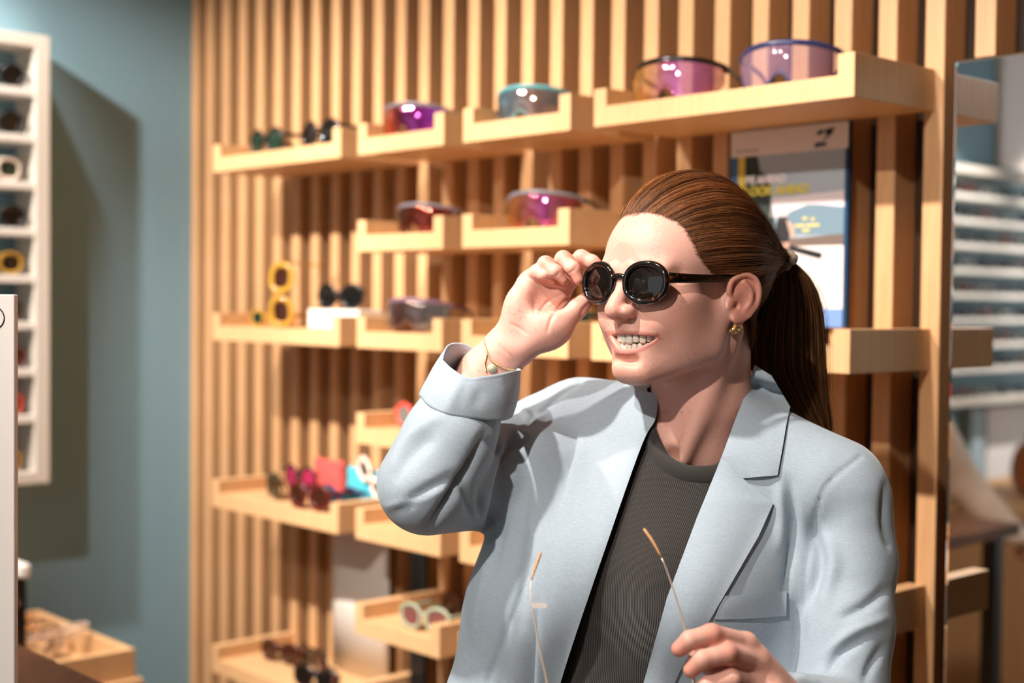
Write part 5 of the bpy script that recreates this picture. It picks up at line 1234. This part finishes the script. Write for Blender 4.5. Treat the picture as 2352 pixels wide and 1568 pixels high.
# colleague in a cream jumper reaching out
def colleague():
    sh = VX(2090, 885, 3.95); el = VX(2212, 1118, 3.95); wr = VX(2352, 1268, 3.85); hd = VX(2410, 1310, 3.82)
    d = wr - sh; d[2] = 0; d /= np.linalg.norm(d); side = np.array([-d[1], d[0], 0]); mm = 1000.0
    cen = sh - side * 0 + d * -.06; tc = cen + side * .17
    if np.linalg.norm(W2H(tc)) < np.linalg.norm(W2H(cen - side * .17)): tc = cen - side * .17; side = -side
    p = empty('person', (tc[0], tc[1], 0)); tag(p, 'colleague in a cream jumper reaching out, seen in the mirror', 'person'); ch = lambda o: bch(o, p)
    zs = sh[2]; v = Vol(np.minimum.reduce([tc, wr]) * mm - [330, 330, 0] + [0, 0, -1000 * min(tc[2], wr[2]) + 860], np.maximum.reduce([tc, wr]) * mm + [330, 330, 220], 9.0)
    T = lambda z: np.array([tc[0] * mm, tc[1] * mm, z * mm])
    v.cap(T(zs - .10), T(.98), 150, 140, 40, flat=(d, .72)); v.cap(T(zs - .03) + side * 140, T(zs - .03) - side * 140, 62, 62, 60); v.cap(T(zs), T(zs + .06), 62, 58, 30)
    v.chain([sh * mm, el * mm, wr * mm], [60, 58, 46], 30, 20)
    o2 = tc + side * .2; v.chain([T(zs - .03) + side * 185, np.array([o2[0], o2[1], zs - .3]) * mm, np.array([o2[0] + d[0] * .05, o2[1] + d[1] * .05, zs - .53]) * mm], [62, 54, 45], 40, 20)
    a, b = v.nets(2); ch(npmesh('jumper', a * .001, b, mat('cream_knit', 'ead6c4', .85, sheen=.3)))['label'] = 'cream knitted jumper'
    v = Vol(T(zs - .02) - [130, 130, 0], T(zs + .36) + [130, 130, 0], 5.0); hc = T(zs + .21) + d * 15; v.ell(hc, (78, 78, 108)); v.ell(hc + d * 45 + [0, 0, -40], (52, 52, 58), 30); v.cap(T(zs), hc, 52, 50, 20); v.cap(hc + d * 80 + [0, 0, 0], hc + d * 98 + [0, 0, -25], 8, 11, 14)
    for s_ in (-1, 1): v.ell(hc + side * 78 * s_ + [0, 0, -8], (11, 14, 26), 8); v.ell(hc + d * 84 + side * 30 * s_ + [0, 0, 8], (14, 14, 10), 10, 's')
    a, b = v.nets(2); a *= .001
    v2 = Vol(np.minimum(wr, hd) * mm - 70, np.maximum(wr, hd) * mm + 70, 4.0); v2.cap(wr * mm, (wr + (hd - wr) * .6) * mm, 26, 30, 5, flat=((0, 0, 1), .6))
    for i in range(4): q = hd * mm + side * (i - 1.5) * 19; v2.cap((wr + (hd - wr) * .6) * mm + side * (i - 1.5) * 17, q + [0, 0, -6], 9, 8, 6)
    v2.cap((wr + (hd - wr) * .3) * mm + side * 26, (wr + (hd - wr) * .7) * mm + side * 50, 11, 9, 8)
    a2, b2 = v2.nets(1); V_ = np.concatenate([a, a2 * .001]); ch(npmesh('body', V_, np.concatenate([b, b2 + len(a)]), M['skin'], None, True, skin_flat(len(V_))))
    v = Vol(hc - [130, 130, 60], hc + [130, 130, 140], 6.0); v.ell(hc + [0, 0, 22] - d * 12, (90, 90, 105)); v.ell(hc + d * 75 + [0, 0, -20], (62, 62, 78), 10, 's'); a, b = v.nets(2); ch(npmesh('hair', a * .001, b, fm('dark_brown_hair', '3a261a', .5)))
    v = Vol(T(.03) - [260, 260, 0], T(1.02) + [260, 260, 0], 10.0); v.cap(T(.95) - side * 50, T(.95) + side * 50, 105, 105, 20)
    for s_ in (-1, 1): v.chain([T(.90) + side * 75 * s_, T(.5) + side * 90 * s_, T(.10) + side * 95 * s_], [82, 62, 55], 30, 20)
    a, b = v.nets(1); ch(npmesh('trousers', a * .001, b, M['trouser']))
    for s_ in (-1, 1):
        q = T(0) + side * 95 * s_; v = Vol(q - [200, 200, 1], q + [200, 200, 110], 8.0); v.cap(q + [0, 0, 40] - d * 40, q + [0, 0, 32] + d * 120, 40, 32, 5); v.cap(q + [0, 0, 50] - d * 20, q + [0, 0, 95] - d * 20, 44, 46, 12); v.cut(q - [200, 200, 30], q + [200, 200, 4], lambda x, y, z: z - 2 + 0 * x + 0 * y, 0); a, b = v.nets(1); ch(npmesh('shoe', a * .001, b, M['shoe']))
colleague()
